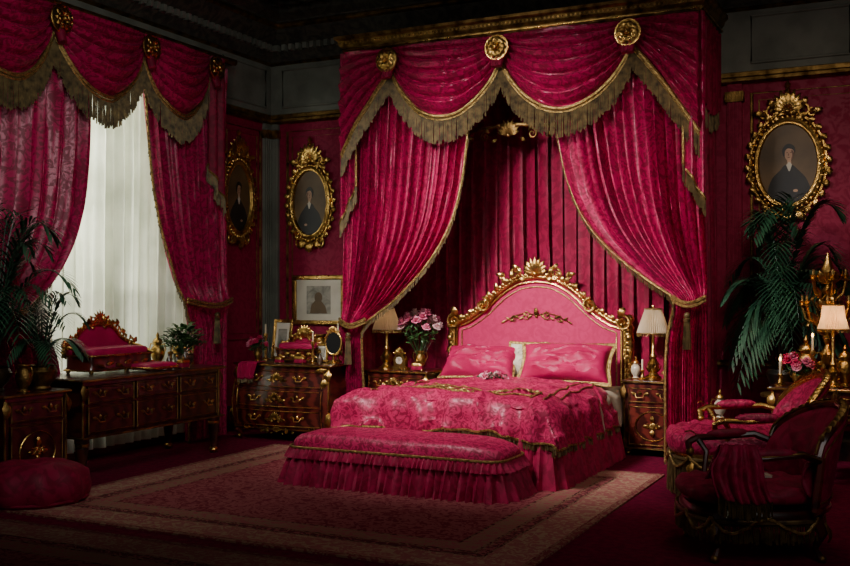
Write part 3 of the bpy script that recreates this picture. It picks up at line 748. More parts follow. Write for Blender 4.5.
# ------------------------------------------------------------ furniture
def lathe_leg(mb,x,y,h,r):
    mb.lathe([(r*.55,0),(r*.7,h*.03),(r*.45,h*.10),(r*.6,h*.3),(r*.95,h*.75),(r*.6,h*.82),(r*1.05,h*.88),(r*1.05,h)],(x,y,0),12)
def case(t,W,D,z0,z1,rows,cols,wood,bx=0,bz=0,legh=None,legr=.035,topo=.03,handles=True,doors=False,cab=False,medal=False,rowh=None,doorrow=-1,gm_=None,mount=False):
    gm_=gm_ or GOLDD
    def front(x,z,o=0):
        k=(z-z0)/(z1-z0); return -D/2-bx*cos(pi*x/W)-bz*sin(pi*min(1,max(0,k*1.0+.12)))-o
    def hx(z): return W/2+bz*.5*sin(pi*min(1,max(0,(z-z0)/(z1-z0)+.12)))
    per=[(-1,1,0)]+[(-1,0,0)]+[(-1+2*i/24,0,1) for i in range(25)]+[(1,0,0),(1,1,0)]
    def fn(u,v):
        a,b,fr=per[int(round(u*(len(per)-1)))]; z=z0+(z1-z0)*v; x=a*hx(z)
        y=D/2 if b==1 else front(x*W/2/hx(z),z)
        return (x,y,z)
    m=MB(); m.grid(fn,len(per)-1,10)
    n=len(per); m.f.append(tuple(range(n))[::-1]); m.f.append(tuple(range(10*n,11*n))); m.f += [ (j*n+n-1,j*n,(j+1)*n,(j+1)*n+n-1) for j in range(10)]
    m.build('carcass',wood,t,ang=30)
    oc=[(-W/2-topo,D/2)]+[(x,front(x*W/(W+2*topo),z1)-topo) for x in [-W/2-topo+(W+2*topo)*i/24 for i in range(25)]]+[(W/2+topo,D/2)]
    m=MB(); m.slab(oc,z1,z1+.03); m.build('table_top',wood,t,bevel=.005)
    m=MB(); m.tube([(x,y,z1+.015) for x,y in oc],.010,n=6); m.tube([(x*.985,y*.99,z0+.01) for x,y in oc],.008,n=6)
    for s in (-1,1):
        m.tube([(s*hx(z0+(z1-z0)*i/8),front(s*W/2,z0+(z1-z0)*i/8),z0+(z1-z0)*i/8) for i in range(9)],.010,n=6)
        m.leaf((s*hx(z1),front(s*W/2,z1)-.008,z1-.02),(0,0,-1),(s*.3,-1,0),.14,.07,.2)
    if mount:
        crest(m,0,z0-.02,.5,.08,front(0,z0)-.005,.008)
        for s in (-1,1):
            m.leaf((s*hx(z0),front(s*W/2,z0)-.01,z0+.02),(s*.1,0,1),(s*.3,-1,0),.2,.08,.2); scroll(m,(s*W*.36,z0+.03),.05,R(90),1.2,.008,front(s*W*.36,z0)-.01,flip=s)
            m.leaf((s*hx(z1),front(s*W/2,z1)-.015,z1-.1),(-s*.5,0,-.8),(s*.3,-1,0),.18,.07,.2); m.leaf((s*hx(z1)*.98,front(s*W/2,z1)-.015,z1-.02),(-s,0,-.2),(0,-1,0),.15,.05,.2)
    m.build('gilt_edging',gm_,t)
    gw=.025; cw=(W-.06)/cols; RH=(z1-z0-.05); rowh=rowh or [1/rows]*rows; acc=0
    for r in range(rows):
        rh=RH*rowh[r]; isd=doors or r==doorrow
        for c in range(cols):
            xa=-W/2+.03+cw*c+gw/2; xb=xa+cw-gw; za=z0+.025+acc+gw/2; zb=za+rh-gw
            m=MB(); m.grid(lambda u,v:(xa+(xb-xa)*u,front(xa+(xb-xa)*u,za+(zb-za)*v,.012),za+(zb-za)*v),8,5)
            m.tube([(xa,front(xa,za,.006),za),(xb,front(xb,za,.006),za),(xb,front(xb,zb,.006),zb),(xa,front(xa,zb,.006),zb)],.007,n=4,closed=True)
            dr=m.build('door' if isd else 'drawer',wood,t,ang=30)
            g=MB(); pts=[]
            for k in range(8): pts.append((xa+(xb-xa)*k/7*.94+.03*(xb-xa),front(xa+(xb-xa)*k/7,za+.012,.016),za+.012))
            g.tube(pts,.0045,n=4); g.tube([(x,front(x,zb-.012,.016),zb-.012) for x,_,_ in pts],.0045,n=4)
            for xs in (xa+.01,xb-.01): g.tube([(xs,front(xs,za+(zb-za)*k/4,.016),za+(zb-za)*k/4) for k in range(5)],.0045,n=4)
            g.build('gilt_moulding',gm_,dr)
            xm=(xa+xb)/2; zm=(za+zb)/2
            hs=[xm] if (xb-xa)<.35 or isd else [xa+(xb-xa)*.25,xa+(xb-xa)*.75]
            for x in hs:
                g=MB()
                y=front(x,zm,.014)
                if isd:
                    q=min(1,(zb-za)/.5); rosette(g,(x,y,zm),(0,-1,0),.045*q)
                    g.tube([(x+(xb-xa)*.34*cos(a),y-.003,zm+(zb-za)*.36*sin(a)) for a in [2*pi*i/28 for i in range(28)]],.005,n=4,closed=True)
                    for s in (-1,1): g.leaf((x,y,zm+s*.035*q),(0,0,s),(0,-1,0),.1*q,.055*q,.2); scroll(g,(x+s*.07*q,zm),.035*q,R(90),1.2,.005,y-.004,flip=s); g.leaf((x+s*.03,y,zm),(s,0,.0),(0,-1,0),.08*q,.03,.2)
                else:
                    for s in (-1,1): g.ball((x+s*.045,y-.005,zm+.01),.010,6); g.leaf((x+s*.045,y,zm+.01),(s,0,.3),(0,-1,0),.05,.03,.2,4)
                    g.tube([(x-.045,y-.012,zm+.01),(x-.03,y-.03,zm-.02),(x+.03,y-.03,zm-.02),(x+.045,y-.012,zm+.01)],.005,n=5)
                    g.leaf((x,y,zm),(0,0,1),(0,-1,0),.045,.035,.2,4)
                g.build('door_mount' if isd else 'handle',GOLD if isd else gm_,dr)
            if medal and len(hs)==2:
                g=MB(); y=front(xm,zm,.014); crest(g,xm,zm-.02,.24,.095,y,.006); g.build('keyhole_mount',gm_,dr)
        acc+=rh
    for sx in (-1,1):
        for sy in (-1,1):
            m=MB(); X=sx*(W/2-.03); Y=sy*(D/2-.04)
            if cab:
                m.tube([(X,Y,z0+.05),(X+sx*.03,Y+(-.03 if sy<0 else 0),z0*.75),(X+sx*.0,Y,z0*.35),(X+sx*.02,Y+(-.02 if sy<0 else 0),.02)],[.05,.045,.022,.028],n=8)
            else: lathe_leg(m,X,Y,z0+.01,legr)
            l=m.build('leg',wood,t)
            g=MB(); g.ball((X+(sx*.02 if cab else 0),Y-(.02 if cab and sy<0 else 0),.028),.032 if cab else legr*.8,8,sz=.8); g.build('gilt_foot',GOLD,l)
            g=MB(); g.ball((X+(sx*.03 if cab else 0),Y-(.03 if cab and sy<0 else 0),z0*.85),.028 if cab else legr*1.02,8,sz=.6)
            g.build('gilt_collar',GOLD,l)
    return front
LW=R(90)
nt1=thing('nightstand','dark mahogany bedside cabinet with gold mounts right of the bed','bedside table',(-2.385,10.09,0))
case(nt1,.57,.42,.07,.715,2,1,WOODR,bx=.02,bz=.0,topo=.02,rowh=[.70,.30],doorrow=0,legr=.035)
nt2=thing('nightstand','wide gilded bedside table left of the bed under the rose vase','bedside table',(-5.17,10.02,0))
case(nt2,.74,.48,.14,.73,3,1,WOODR,bx=.03,bz=.02,topo=.02,medal=True,cab=True,gm_=GOLD)
cm=thing('commode','bombe mahogany commode with gold mounts in the back left corner','chest of drawers',(-6.24,9.46,0))
case(cm,1.18,.55,.13,.81,3,1,WOODR,bx=.07,bz=.06,topo=.03,medal=True,cab=True,gm_=GOLD,mount=True)
dk=thing('writing_desk','long dark mahogany desk with drawers and turned legs below the window','desk',(-6.72,7.36,0),LW)
case(dk,1.84,.66,.36,.84,2,3,WOOD,topo=.05,legr=.06,rowh=[.60,.40])
cabn=thing('cabinet','dark mahogany cabinet with gold medallions at the far left under the palm','cabinet',(-6.62,5.92,0),LW)
case(cabn,.62,.5,.08,.78,2,1,WOOD,topo=.03,rowh=[.72,.28],doorrow=0,legr=.04)
pf=thing('pouf','slumped dark crimson velvet floor cushion at the far left','pouf',(-6.14,5.68,0))
m=MB(); m.lathe([(.001,.0),(.36,.0),(.40,.05),(.41,.12),(.39,.20),(.33,.265),(.25,.30),(.17,.315),(.09,.31),(.03,.295),(.001,.29)],(0,0,0),60); 
m.v=[(x*(1+.04*sin(9*math.atan2(y,x)+z*6)*(1 if .03<z<.3 else 0)),y*(1+.04*sin(9*math.atan2(y,x)+z*6)),z+(.05*NZ.noise(V((x*4,y*4,1))) if z>.15 else 0)+(.03*x/.4 if z>.15 else 0)) for x,y,z in m.v]; m.build('cushion_body',CURTD,pf)
m=MB(); m.tube([(.395*cos(a),.395*sin(a),.04) for a in [2*pi*i/40 for i in range(40)]],.010,closed=True); m.build('base_cord',CURTD,pf)
def lamp(name,label,loc,mt,sc=1,stem=.24,light=0,r0=.13,r1=.08,hs=.19):
    t=thing(name,label,'lamp',loc,scale=sc)
    m=MB(); m.lathe([(.075,0),(.08,.015),(.05,.03),(.03,.06),(.045,.1),(.05,.13),(.022,.17),(.03,.19),(.014,.22),(.012,stem+.06),(.01,stem+hs)],(0,0,0),18)
    for k in range(6): a=k*pi/3; m.leaf((.03*cos(a),.03*sin(a),.06),(cos(a)*.4,sin(a)*.4,1),(cos(a),sin(a),0),.07,.035,.2,4)
    m.ball((0,0,stem+hs+.02),.014,6); m.build('lamp_base',GOLD,t)
    m=MB(); N=44; m.lathe([(r0,0),(r0*.90,hs*.2),(r0*.76,hs*.5),(r1*1.05,hs*.9),(r1,hs)],(0,0,stem),N*2,pleat=.045); s=m.build('lamp_shade',mt,t,ang=80)
    m=MB(); m.tube([(r1*cos(a),r1*sin(a),stem+hs) for a in [2*pi*i/32 for i in range(32)]],.006,closed=True); m.build('top_braid',TRIM,s)
    m=MB(); m.tube([(r0*cos(a),r0*sin(a),stem) for a in [2*pi*i/32 for i in range(32)]],.006,closed=True)
    fringe(m,[V((r0*cos(2*pi*i/40),r0*sin(2*pi*i/40),stem)) for i in range(41)],.025,.012,.003); m.build('shade_fringe',TRIM,s)
    if light:
        l=bpy.data.lights.new('bulb','POINT'); l.energy=light; l.color=(1,.62,.3); l.shadow_soft_size=.04
        o=bpy.data.objects.new('bulb_light',l); COL.objects.link(o); o.location=(loc[0],loc[1],loc[2]+(stem+hs*.45)*sc)
    return t
lamp('table_lamp','gold table lamp with cream pleated shade on the right bedside cabinet',(-2.42,10.03,.746),SHADE,1.2,stem=.38,light=.7,r0=.13,r1=.068,hs=.20)
lamp('table_lamp','gold table lamp with cream pleated shade left of the pink roses',(-5.34,9.90,.761),SHADE,1.2,stem=.36,light=.7,r0=.13,r1=.068,hs=.20)
urn('flower_vase','gold vase filled with pink roses beside the bed',(-4.97,9.98,.761),.9,GOLD,GOLD)
bouquet((-4.97,9.98),.86,[('pale pink rose in the tall bouquet by the bed',PINK),('blush white rose in the tall bouquet by the bed',WHITEP),('deep pink rose in the tall bouquet by the bed',PINK)],26,.50,.060,.62,'','roses in the bedside vase',3)
ck=thing('mantel_clock','small gilded clock on the left bedside table','clock',(-5.14,9.84,.761))
m=MB(); m.box(-.09,.09,-.04,.04,0,.03); m.prism([(-.07,.03),(-.075,.12),(-.04,.17),(0,.19),(.04,.17),(.075,.12),(.07,.03)],-.03,.03); crest(m,0,.18,.14,.07,-.02,.005); m.build('clock_case',GOLD,ck,bevel=.004)
m=MB(); m.grid(lambda u,v:(.042*v*cos(2*pi*u),-.034,.105+.042*v*sin(2*pi*u)),20,2,cu=True); m.build('clock_face',PORC,ck)
for q in ((0,.135),(.022,.112)): m=MB(); m.tube([(0,-.037,.105),(q[0],-.037,q[1])],.002,n=4); m.build('clock_hand',BLACK,ck)
def candlestick(name,label,loc,h=.2,lit=False,group=None):
    t=thing(name,label,'candlestick',loc,group=group)
    m=MB(); m.lathe([(.045,0),(.045,.01),(.02,.025),(.012,.05),(.02,h*.4),(.01,h*.6),(.014,h*.8),(.025,h*.92),(.02,h)],(0,0,0),14); m.build('holder',GOLD,t)
    m=MB(); m.lathe([(.009,0),(.009,.1),(.002,.105)],(0,0,h),10); c=m.build('candle',WAX,t)
    if lit:
        m=MB(); m.ball((0,0,h+.125),.009,8,sz=2); m.build('flame',FLAME,c)
    return t
def trinket(name,label,loc,sc=1,rz=0):
    t=thing(name,label,'box',loc,rz,scale=sc)
    m=MB(); sup(m,[(0,0),(.9,0),(1,.01),(.95,.05),(.95,.055)],.16,.1,6,(0,0,.012),32); m.build('casket_body',VELVET,t)
    m=MB(); sup(m,[(1,.0),(1,.01),(.85,.035),(.4,.05),(0,.053)],.165,.105,6,(0,0,.067),32); m.ball((0,0,.13),.012,6); m.build('lid',GOLD,t)
    for sx in (-1,1):
        for sy in (-1,1): m=MB(); m.ball((sx*.065,sy*.038,.01),.012,6); m.build('foot',GOLD,t)
    return t
def bottle(name,label,loc,h=.12,mt=GLASS,group=None):
    t=thing(name,label,'bottle',loc,group=group)
    m=MB(); m.lathe([(.022,0),(.03,.01),(.03,h*.5),(.01,h*.7),(.01,h*.82),(.014,h*.84)],(0,0,0),14); m.build('bottle_body',mt,t)
    m=MB(); m.ball((0,0,h*.92),.015,8); m.build('stopper',GOLD,t); return t
candlestick('candlestick','short gold candlestick in front of the right bedside lamp',(-2.50,9.92,.746),.10)
trinket('trinket_box','small gold lidded casket on the right bedside cabinet',(-2.25,9.98,.746),.9)
urn('vase','small cream and gold urn standing left of the right bedside lamp',(-2.60,10.05,.746),.7,PORC,GOLD,lid=True)
trinket('trinket_box','gold lidded casket by the rose vase on the left bedside table',(-4.93,9.83,.761),.8,.3)
def easel_frame(name,label,loc,w,h,rz,fm,im,tilt=-.15,matt=True):
    t=thing(name,label,'picture frame',loc,rot=(tilt,0,rz))
    m=MB(); b=.1*w+.01
    for (x0,x1,z0,z1) in ((-w/2,w/2,0,b),(-w/2,w/2,h-b,h),(-w/2,-w/2+b,b,h-b),(w/2-b,w/2,b,h-b)): m.box(x0,x1,-.012,.012,z0,z1)
    m.build('frame',fm,t,bevel=.004)
    m=MB(); m.box(-w/2+b*.8,w/2-b*.8,-.002,.006,b*.8,h-b*.8); m.build('mat_board',MATB if matt else im,t)
    if matt:
        m=MB(); m.box(-w*.24,w*.24,-.004,-.002,h*.26,h*.76); m.build('photograph',im,t)
    m=MB(); m.box(-.01,.01,.012,.02,.02,h*.7); m.build('back_strut',WOOD,t)
    return t
easel_frame('photo_frame','gold photo frame standing on the left of the commode',(-6.56,9.62,.845),.27,.46,-.1,GOLD,GREYP)
easel_frame('photo_frame','small gold photo frame between the red casket and the urn on the commode',(-5.94,9.50,.845),.15,.2,.15,GOLD,GREYP)
pc=P(318,300,Y=10.45); fw,fh=.37,.60
wp=thing('framed_picture','cream matted portrait print in a gold frame above the commode','picture',(pc.x,10.495,pc.z-fh/2))
m=MB(); 
for (x0,x1,z0,z1) in ((-fw,fw,0,.055),(-fw,fw,fh-.055,fh),(-fw,-fw+.055,.055,fh-.055),(fw-.055,fw,.055,fh-.055)): m.box(x0,x1,-.05,-.001,z0,z1)
m.build('frame',GOLD,wp,bevel=.012)
m=MB(); m.box(-fw+.02,fw-.02,-.03,-.01,.02,fh-.02); m.build('mat_board',MATB,wp)
m=MB(); m.box(-.17,.17,-.034,-.03,.13,.47); m.build('print',GREYP,wp)
m=MB(); m.prism([(-.12,.14),(-.10,.24),(-.05,.29),(.04,.29),(.10,.22),(.12,.14)],-.037,-.034); m.prism([(.055*cos(a)-.0,.33+.065*sin(a)) for a in [2*pi*i/20 for i in range(20)]],-.038,-.034); m.build('printed_figure',CANV,wp)
def portrait(label,loc,rz,a,b,flip=1,bm=BLACK):
    t=thing('oval_portrait',label,'portrait',loc,rz)
    el=lambda k,y,n=64:[V((a*k*cos(2*pi*i/n),y,b*k*sin(2*pi*i/n))) for i in range(n)]
    m=MB(); m.prism([(p.x,p.z) for p in el(1.02,0)],-.03,-.002); cv=m.build('canvas',CANV,t)
    def clip(pts): 
        o=[]
        for x,z in pts:
            q=math.sqrt((x/a)**2+(z/b)**2); k=1 if q<.97 else .97/q; o.append((x*k,z*k))
        return o
    def sm(pts,n=5):
        o=[]; L=len(pts)
        for i in range(L):
            p0,p1,p2,p3=pts[i-1],pts[i],pts[(i+1)%L],pts[(i+2)%L]
            for k in range(n):
                s=k/n; o.append(tuple(.5*((2*p1[j])+(-p0[j]+p2[j])*s+(2*p0[j]-5*p1[j]+4*p2[j]-p3[j])*s*s+(-p0[j]+3*p1[j]-3*p2[j]+p3[j])*s**3) for j in (0,1)))
        return o
    f=flip
    m=MB(); body=[(-.55,-1.0),(-.66,-.70),(-.52,-.36),(-.26,-.16),(-.10,-.03),(.14,-.03),(.34,-.16),(.60,-.38),(.74,-.7),(.6,-1.0),(.3,-1.15),(-.3,-1.15)]
    m.prism(clip([(f*x*a,z*b) for x,z in sm(body)]),-.033,-.030); m.build('painted_coat',bm,cv)
    m=MB(); m.prism([(f*(.04*a)+.17*a*cos(q)*(1 if sin(q)>0 else .86),.24*b+.165*b*sin(q)) for q in [2*pi*i/24 for i in range(24)]],-.036,-.033)
    m.prism([(f*x*a,z*b) for x,z in ((.0,-.05),(-.03,.14),(.10,.14),(.12,-.05))],-.0355,-.033); fc=m.build('painted_face',SKIN,cv)
    for nm,x,z,rx,rz_ in (('painted_eye',-.02,.27,.028,.012),('painted_eye',.10,.27,.028,.012),('painted_mouth',.035,.155,.045,.010)):
        m=MB(); m.prism([(f*x*a+rx*a*cos(q),z*b+rz_*b*sin(q)) for q in [2*pi*i/10 for i in range(10)]],-.0375,-.036); m.build(nm,SHADOWP,cv)
    m=MB(); m.prism([(f*x*a,z*b) for x,z in ((.03,.27),(.0,.20),(.045,.195))],-.0375,-.036); m.prism([(f*x*a,z*b) for x,z in sm([(.11,.33),(.19,.28),(.17,.14),(.10,.09),(.14,.2)],4)],-.037,-.036); m.build('painted_shading',SHADOWP,cv)
    m=MB(); m.prism([(f*x*a+.08*a*cos(q),z*b+.035*b*sin(q)) for x,z in ((.25,-.66),) for q in [2*pi*i/12 for i in range(12)]],-.0365,-.033); m.build('painted_hand',SKIN,cv)
    m=MB(); m.prism([(f*x*a,z*b) for x,z in sm([(-.15,.20),(-.18,.34),(-.07,.46),(.08,.48),(.22,.40),(.23,.26),(.16,.34),(.0,.37),(-.09,.30),(-.10,.18)])],-.039,-.036)
    m.build('painted_hair',BLACK,cv)
    m=MB(); m.prism([(f*x*a,z*b) for x,z in ((-.05,-.03),(.04,.05),(.14,-.02),(.07,-.18),(.03,-.18))],-.038,-.0355); m.build('painted_collar',MATB,cv)
    m=MB(); m.tube(el(1.06,-.035),.036,n=8,closed=True); m.tube(el(1.0,-.055),.012,n=6,closed=True); m.tube(el(1.24,-.03),.018,n=6,closed=True)
    for p in el(1.14,-.055,44): m.ball(p,.017,6)
    n=28
    for i in range(n):
        q=2*pi*i/n; p=V((a*1.18*cos(q),-.03,b*1.18*sin(q))); d=V((cos(q+.5),0,sin(q+.5)))
        m.leaf(p,d,(0,-1,0),.09,.06,.3,5)
    m.build('carved_frame',GOLD,t)
    m=MB(); crest(m,0,b*1.2,a*2.0,.26,-.04,.014); m.lathe([(.02,0),(.035,.03),(.015,.06),(.03,.09),(.004,.13)],(0,-.04,b*1.2+.2),10); m.build('crown_crest',GOLD,t)
    for s in (-1,1):
        m=MB(); scroll(m,(s*a*.55,-b*1.18),.07,R(-90),1.3,.013,-.04,flip=s); m.leaf((s*.03,-.03,-b*1.2),(s*.9,0,-.3),(0,-1,0),.16,.07,.25); m.build('lower_scroll',GOLD,t)
        m=MB(); scroll(m,(s*a*1.2,-b*.25),.06,R(0),1.2,.012,-.04,flip=s); m.build('side_scroll',GOLD,t)
    m=MB(); m.leaf((0,-.04,-b*1.12),(0,0,-1),(0,-1,0),.16,.12,.25); m.build('base_leaf',GOLD,t)
    return t
q=P(788,164,Y=WY-.02); portrait('large gold framed oval portrait of a dark coated sitter above the palm',(q.x,WY-.005,q.z),0,.285,.40)
q=P(311,203,Y=WY-.02); portrait('gold framed oval portrait on the back wall above the commode',(q.x,WY-.005,q.z),0,.25,.40,-1)
q=P(237,198,X=WX+.02); portrait('gold framed oval portrait on the window wall, seen at an angle',(WX+.005,q.y,q.z),LW,.25,.40)
# ------------------------------------------------------------ desk items
DZ=.871
def arch_set(name,label,loc,rz,W,Hh,cat,d=.32,bh=.12):
    t=thing(name,label,cat,loc,rz)
    m=MB(); sup(m,[(0,0),(.96,0),(1,.015),(.97,.04),(.97,bh-.02),(1,bh),(0,bh)],W,d,8,(0,0,.02),48); m.build('box_base',WOODR,t)
    m=MB(); sup(m,cushprof(.07),W*.9,d*.85,6,(0,-.01,.02+bh),48); m.build('cushion_top',SATIN,t)
    m=MB()
    for z in (.03,.02+bh): m.tube([(p.x,p.y,z) for p in rpath(0,0,W,d,.05)],.009,n=5,closed=True)
    for k in range(7): x=-W*.4+W*.8*k/6; m.leaf((x,-d/2,.08),(1,0,.3 if k%2 else -.3),(0,-1,0),.09,.035,.15,4)
    m.build('gilt_mounts',GOLD,t)
    for sx in (-1,1):
        for sy in (-1,1): m=MB(); m.ball((sx*(W/2-.04),sy*(d/2-.04),.018),.022,8); m.build('foot',GOLD,t)
    kz=curve([(0,Hh),(.22*W,Hh*.93),(.36*W,Hh*.70),(.5*W,Hh*.58)])
    o=[(-W/2,.14)]+[(x,kz(abs(x))) for x in [-W/2+W*i/40 for i in range(41)]]+[(W/2,.14)]
    m=MB(); m.prism(o,d/2-.03,d/2); m.build('back_panel',SATIN,t)
    m=MB(); border(m,[V((x,d/2-.035,z)) for x,z in o],.020,(0,-1,0),.08,.045,.011,(0,d/2,Hh*.3)); crest(m,0,Hh-.01,W*.5,.15,d/2-.04,.011)
    for s in (-1,1): m.tube([(s*W/2,d/2-.03,Hh*.55),(s*W/2,.02,Hh*.5),(s*W/2,-d/2+.06,Hh*.38),(s*W/2,-d/2+.03,.16)],[.016,.016,.018,.014],n=6); scroll(m,(s*W*.5,Hh*.56),.05,R(90),1.2,.013,d/2-.05,flip=-s)
    m.build('gilt_back_frame',GOLD,t); return t
q=P(110,350,X=-6.84)
arch_set('jewellery_casket','large crimson velvet casket with carved gold arched back on the desk',(-6.84,q.y,DZ),LW,.84,.44,'casket',.36,.14)
arch_set('jewellery_casket','red upholstered casket with gilt back standing on the commode',(-6.22,9.52,.84),.1,.50,.28,'casket',.28)
q=P(150,360,X=-6.62)
sup_t=thing('velvet_tray','low crimson velvet tray with gold edge beside the large casket','tray',(-6.58,q.y,DZ),LW)
m=MB(); sup(m,cushprof(.06),.42,.3,6,(0,0,.01)); m.build('tray_cushion',SATIN,sup_t)
m=MB(); m.tube([(p.x,p.y,.03) for p in rpath(0,0,.43,.31,.06)],.01,closed=True); m.build('tray_rim',GOLD,sup_t)
for i,(px,h,lb) in enumerate(((169,.16,'dark glass scent bottle nearest the large casket'),(177,.12,'squat dark scent bottle in the middle of the desk'),(185,.2,'tall dark scent bottle left of the leafy plant'))):
    q=P(px,360,X=-6.60); bottle('scent_bottle',lb,(-6.60,q.y,DZ),h)
q=P(190,360,X=-6.8); candlestick('candlestick','gold candlestick on the desk below the window curtain',(-6.8,q.y,DZ),.22)
q=P(171,360,X=-6.85); candlestick('candlestick','short gold candlestick behind the scent bottles on the desk',(-6.85,q.y,DZ),.14)
q=P(181,360,X=-6.9); urn('vase','small gold handled urn behind the scent bottles on the desk',(-6.92,q.y,DZ),.95,GOLD,GOLD)
q=P(160,360,X=-6.9); urn('vase','gold handled urn standing right behind the large casket on the desk',(-6.93,q.y,DZ),1.05,GOLD,GOLD,lid=True)
q=P(180,360,X=-6.5); trinket('trinket_box','small gold casket at the front edge of the desk',(-6.46,q.y,DZ),.8,LW)
def bush(name,label,loc,r,h,n,seed,pm_=POT,fl=None):
    t=thing(name,label,'plant',loc); random.seed(seed)
    m=MB(); m.lathe([(r*.3,0),(r*.35,.01),(r*.5,h*.15),(r*.48,h*.24),(r*.52,h*.26),(r*.4,h*.25),(.001,h*.24)],(0,0,0),18); m.build('pot',pm_,t)
    m=MB()
    for i in range(n):
        a=random.uniform(0,2*pi); e=random.uniform(.1,1.3); rr=random.uniform(.35,1)*r
        p=V((rr*cos(a)*cos(e),rr*sin(a)*cos(e),h*.32+rr*sin(e)*h*.62/r))
        m.leaf(p*.9+V((0,0,.03)),(cos(a),sin(a),random.uniform(-.3,.8)),(0,0,1),.075,.04,.15,4)
        if i%3==0: m.tube([(0,0,h*.24),p*.95],.003,n=3)
    m.build('foliage',LEAF,t)
    if fl:
        for k in range(7):
            a=k*2.4; rr=r*.75; m=MB(); petals(m,(rr*cos(a)*.8,rr*sin(a)*.8,h*.62+.1*h*sin(k*1.7)),.025); m.build('blossom',fl,t)
    return t
q=P(210,362,X=-6.75); bush('potted_plant','leafy green plant with pale blossoms at the far end of the desk',(-6.72,min(q.y,8.14),DZ),.21,.46,220,4,POT,WHITEP)
palm('potted_palm','tall dark potted palm on the far left cabinet',(-6.70,5.80,.811),34,POT,[(.42,.95,.05),(.60,.72,.15),(.62,.45,.25),(.30,1.05,0)],(-6.98,-5.9,4.9,6.8),11,.12,.13,.2,.28,.010)
palm('potted_palm','smaller potted palm beside the desk casket on the far left cabinet',(-6.50,6.10,.811),18,GOLDD,[(.26,.55,.05),(.36,.40,.12),(.36,.2,.2)],(-6.98,-6.1,5.6,6.62),17,.08,.12,.2,.18,.009)
urn('vase','gilded handled urn at the front of the far left cabinet',(-6.44,5.86,.811),.95,GOLDD,GOLD)
CZ=.841
candlestick('candlestick','gold candlestick at the middle of the commode',(-5.92,9.30,CZ),.24)
candlestick('candlestick','taller gold candlestick right of the red casket on the commode',(-5.80,9.62,CZ),.32)
candlestick('candlestick','gold candlestick behind the roses at the left of the commode',(-6.76,9.62,CZ),.30)
urn('vase','gold urn at the back of the commode below the picture',(-6.06,9.68,CZ),1.3,GOLD,GOLD)
mr=thing('standing_mirror','small oval gold dressing mirror on the right of the commode','mirror',(-5.73,9.41,CZ),.25)
m=MB(); m.lathe([(.07,0),(.07,.012),(.02,.03),(.015,.08),(.02,.1)],(0,0,0),16); m.tube([(.09*cos(2*pi*i/32),0,.22+.125*sin(2*pi*i/32)) for i in range(32)],.012,n=8,closed=True); crest(m,0,.34,.14,.07,-.01,.005); m.build('mirror_frame',GOLD,mr)
m=MB(); m.prism([(.088*cos(2*pi*i/32),.22+.122*sin(2*pi*i/32)) for i in range(32)],-.003,.005); m.build('mirror_glass',MIRR,mr)
trinket('trinket_box','gold casket at the front of the commode',(-6.02,9.20,CZ),.8)
trinket('trinket_box','second gold casket at the front of the commode, left of the first',(-6.28,9.19,CZ),.65,-.2)
bottle('scent_bottle','amber glass scent bottle beside the gold dressing mirror',(-5.80,9.25,CZ),.14)
urn('flower_vase','small gold vase of red roses at the left end of the commode',(-6.70,9.38,CZ),.6,GOLD,GOLD)
bouquet((-6.70,9.38),.90,[('red rose in the vase on the commode',REDP),('pink rose in the vase on the commode',PINK)],10,.18,.042,.75,'','roses on the commode',9)
tw=thing('velvet_cloth','crimson velvet cloth hanging over the front left edge of the commode','cloth',(-6.60,9.17,CZ))
m=MB()
def cl(u,v):
    w=.24; x=(u-.5)*w*(1-.15*v)+.02*sin(v*5); L=v*.34
    y=.12-min(L,.16) ; z=.008 if L<.16 else .008-(L-.16)
    if L>.16: y-=.03+.016*sin(u*22+v*3)
    return (x,y-.06,z+.006*sin(u*15))
m.grid(cl,24,16); m.build('cloth_panel',SATIN,tw,solid=.005)
f=MB(); fringe(f,[V(cl(i/20,1)) for i in range(21)],.04,.012,.004); f.build('cloth_fringe',FRINGE,tw)
random.seed(5)
for i,(dx,dy,l) in enumerate(((-.07,0,0),(0,.04,1),(.07,.01,0),(.02,-.05,1),(-.03,-.04,0),(-.11,.05,1),(.11,-.04,0))):
    lab=('blush rose' if l else 'pink rose')+' lying loose on the bedspread before the pillows'
    flower('loose_rose',lab,(-3.80+dx,9.22+dy,.755),WHITEP if l else PINK,.042,.03,(.3*(i%2),.2*i,i),'loose roses on the bed')
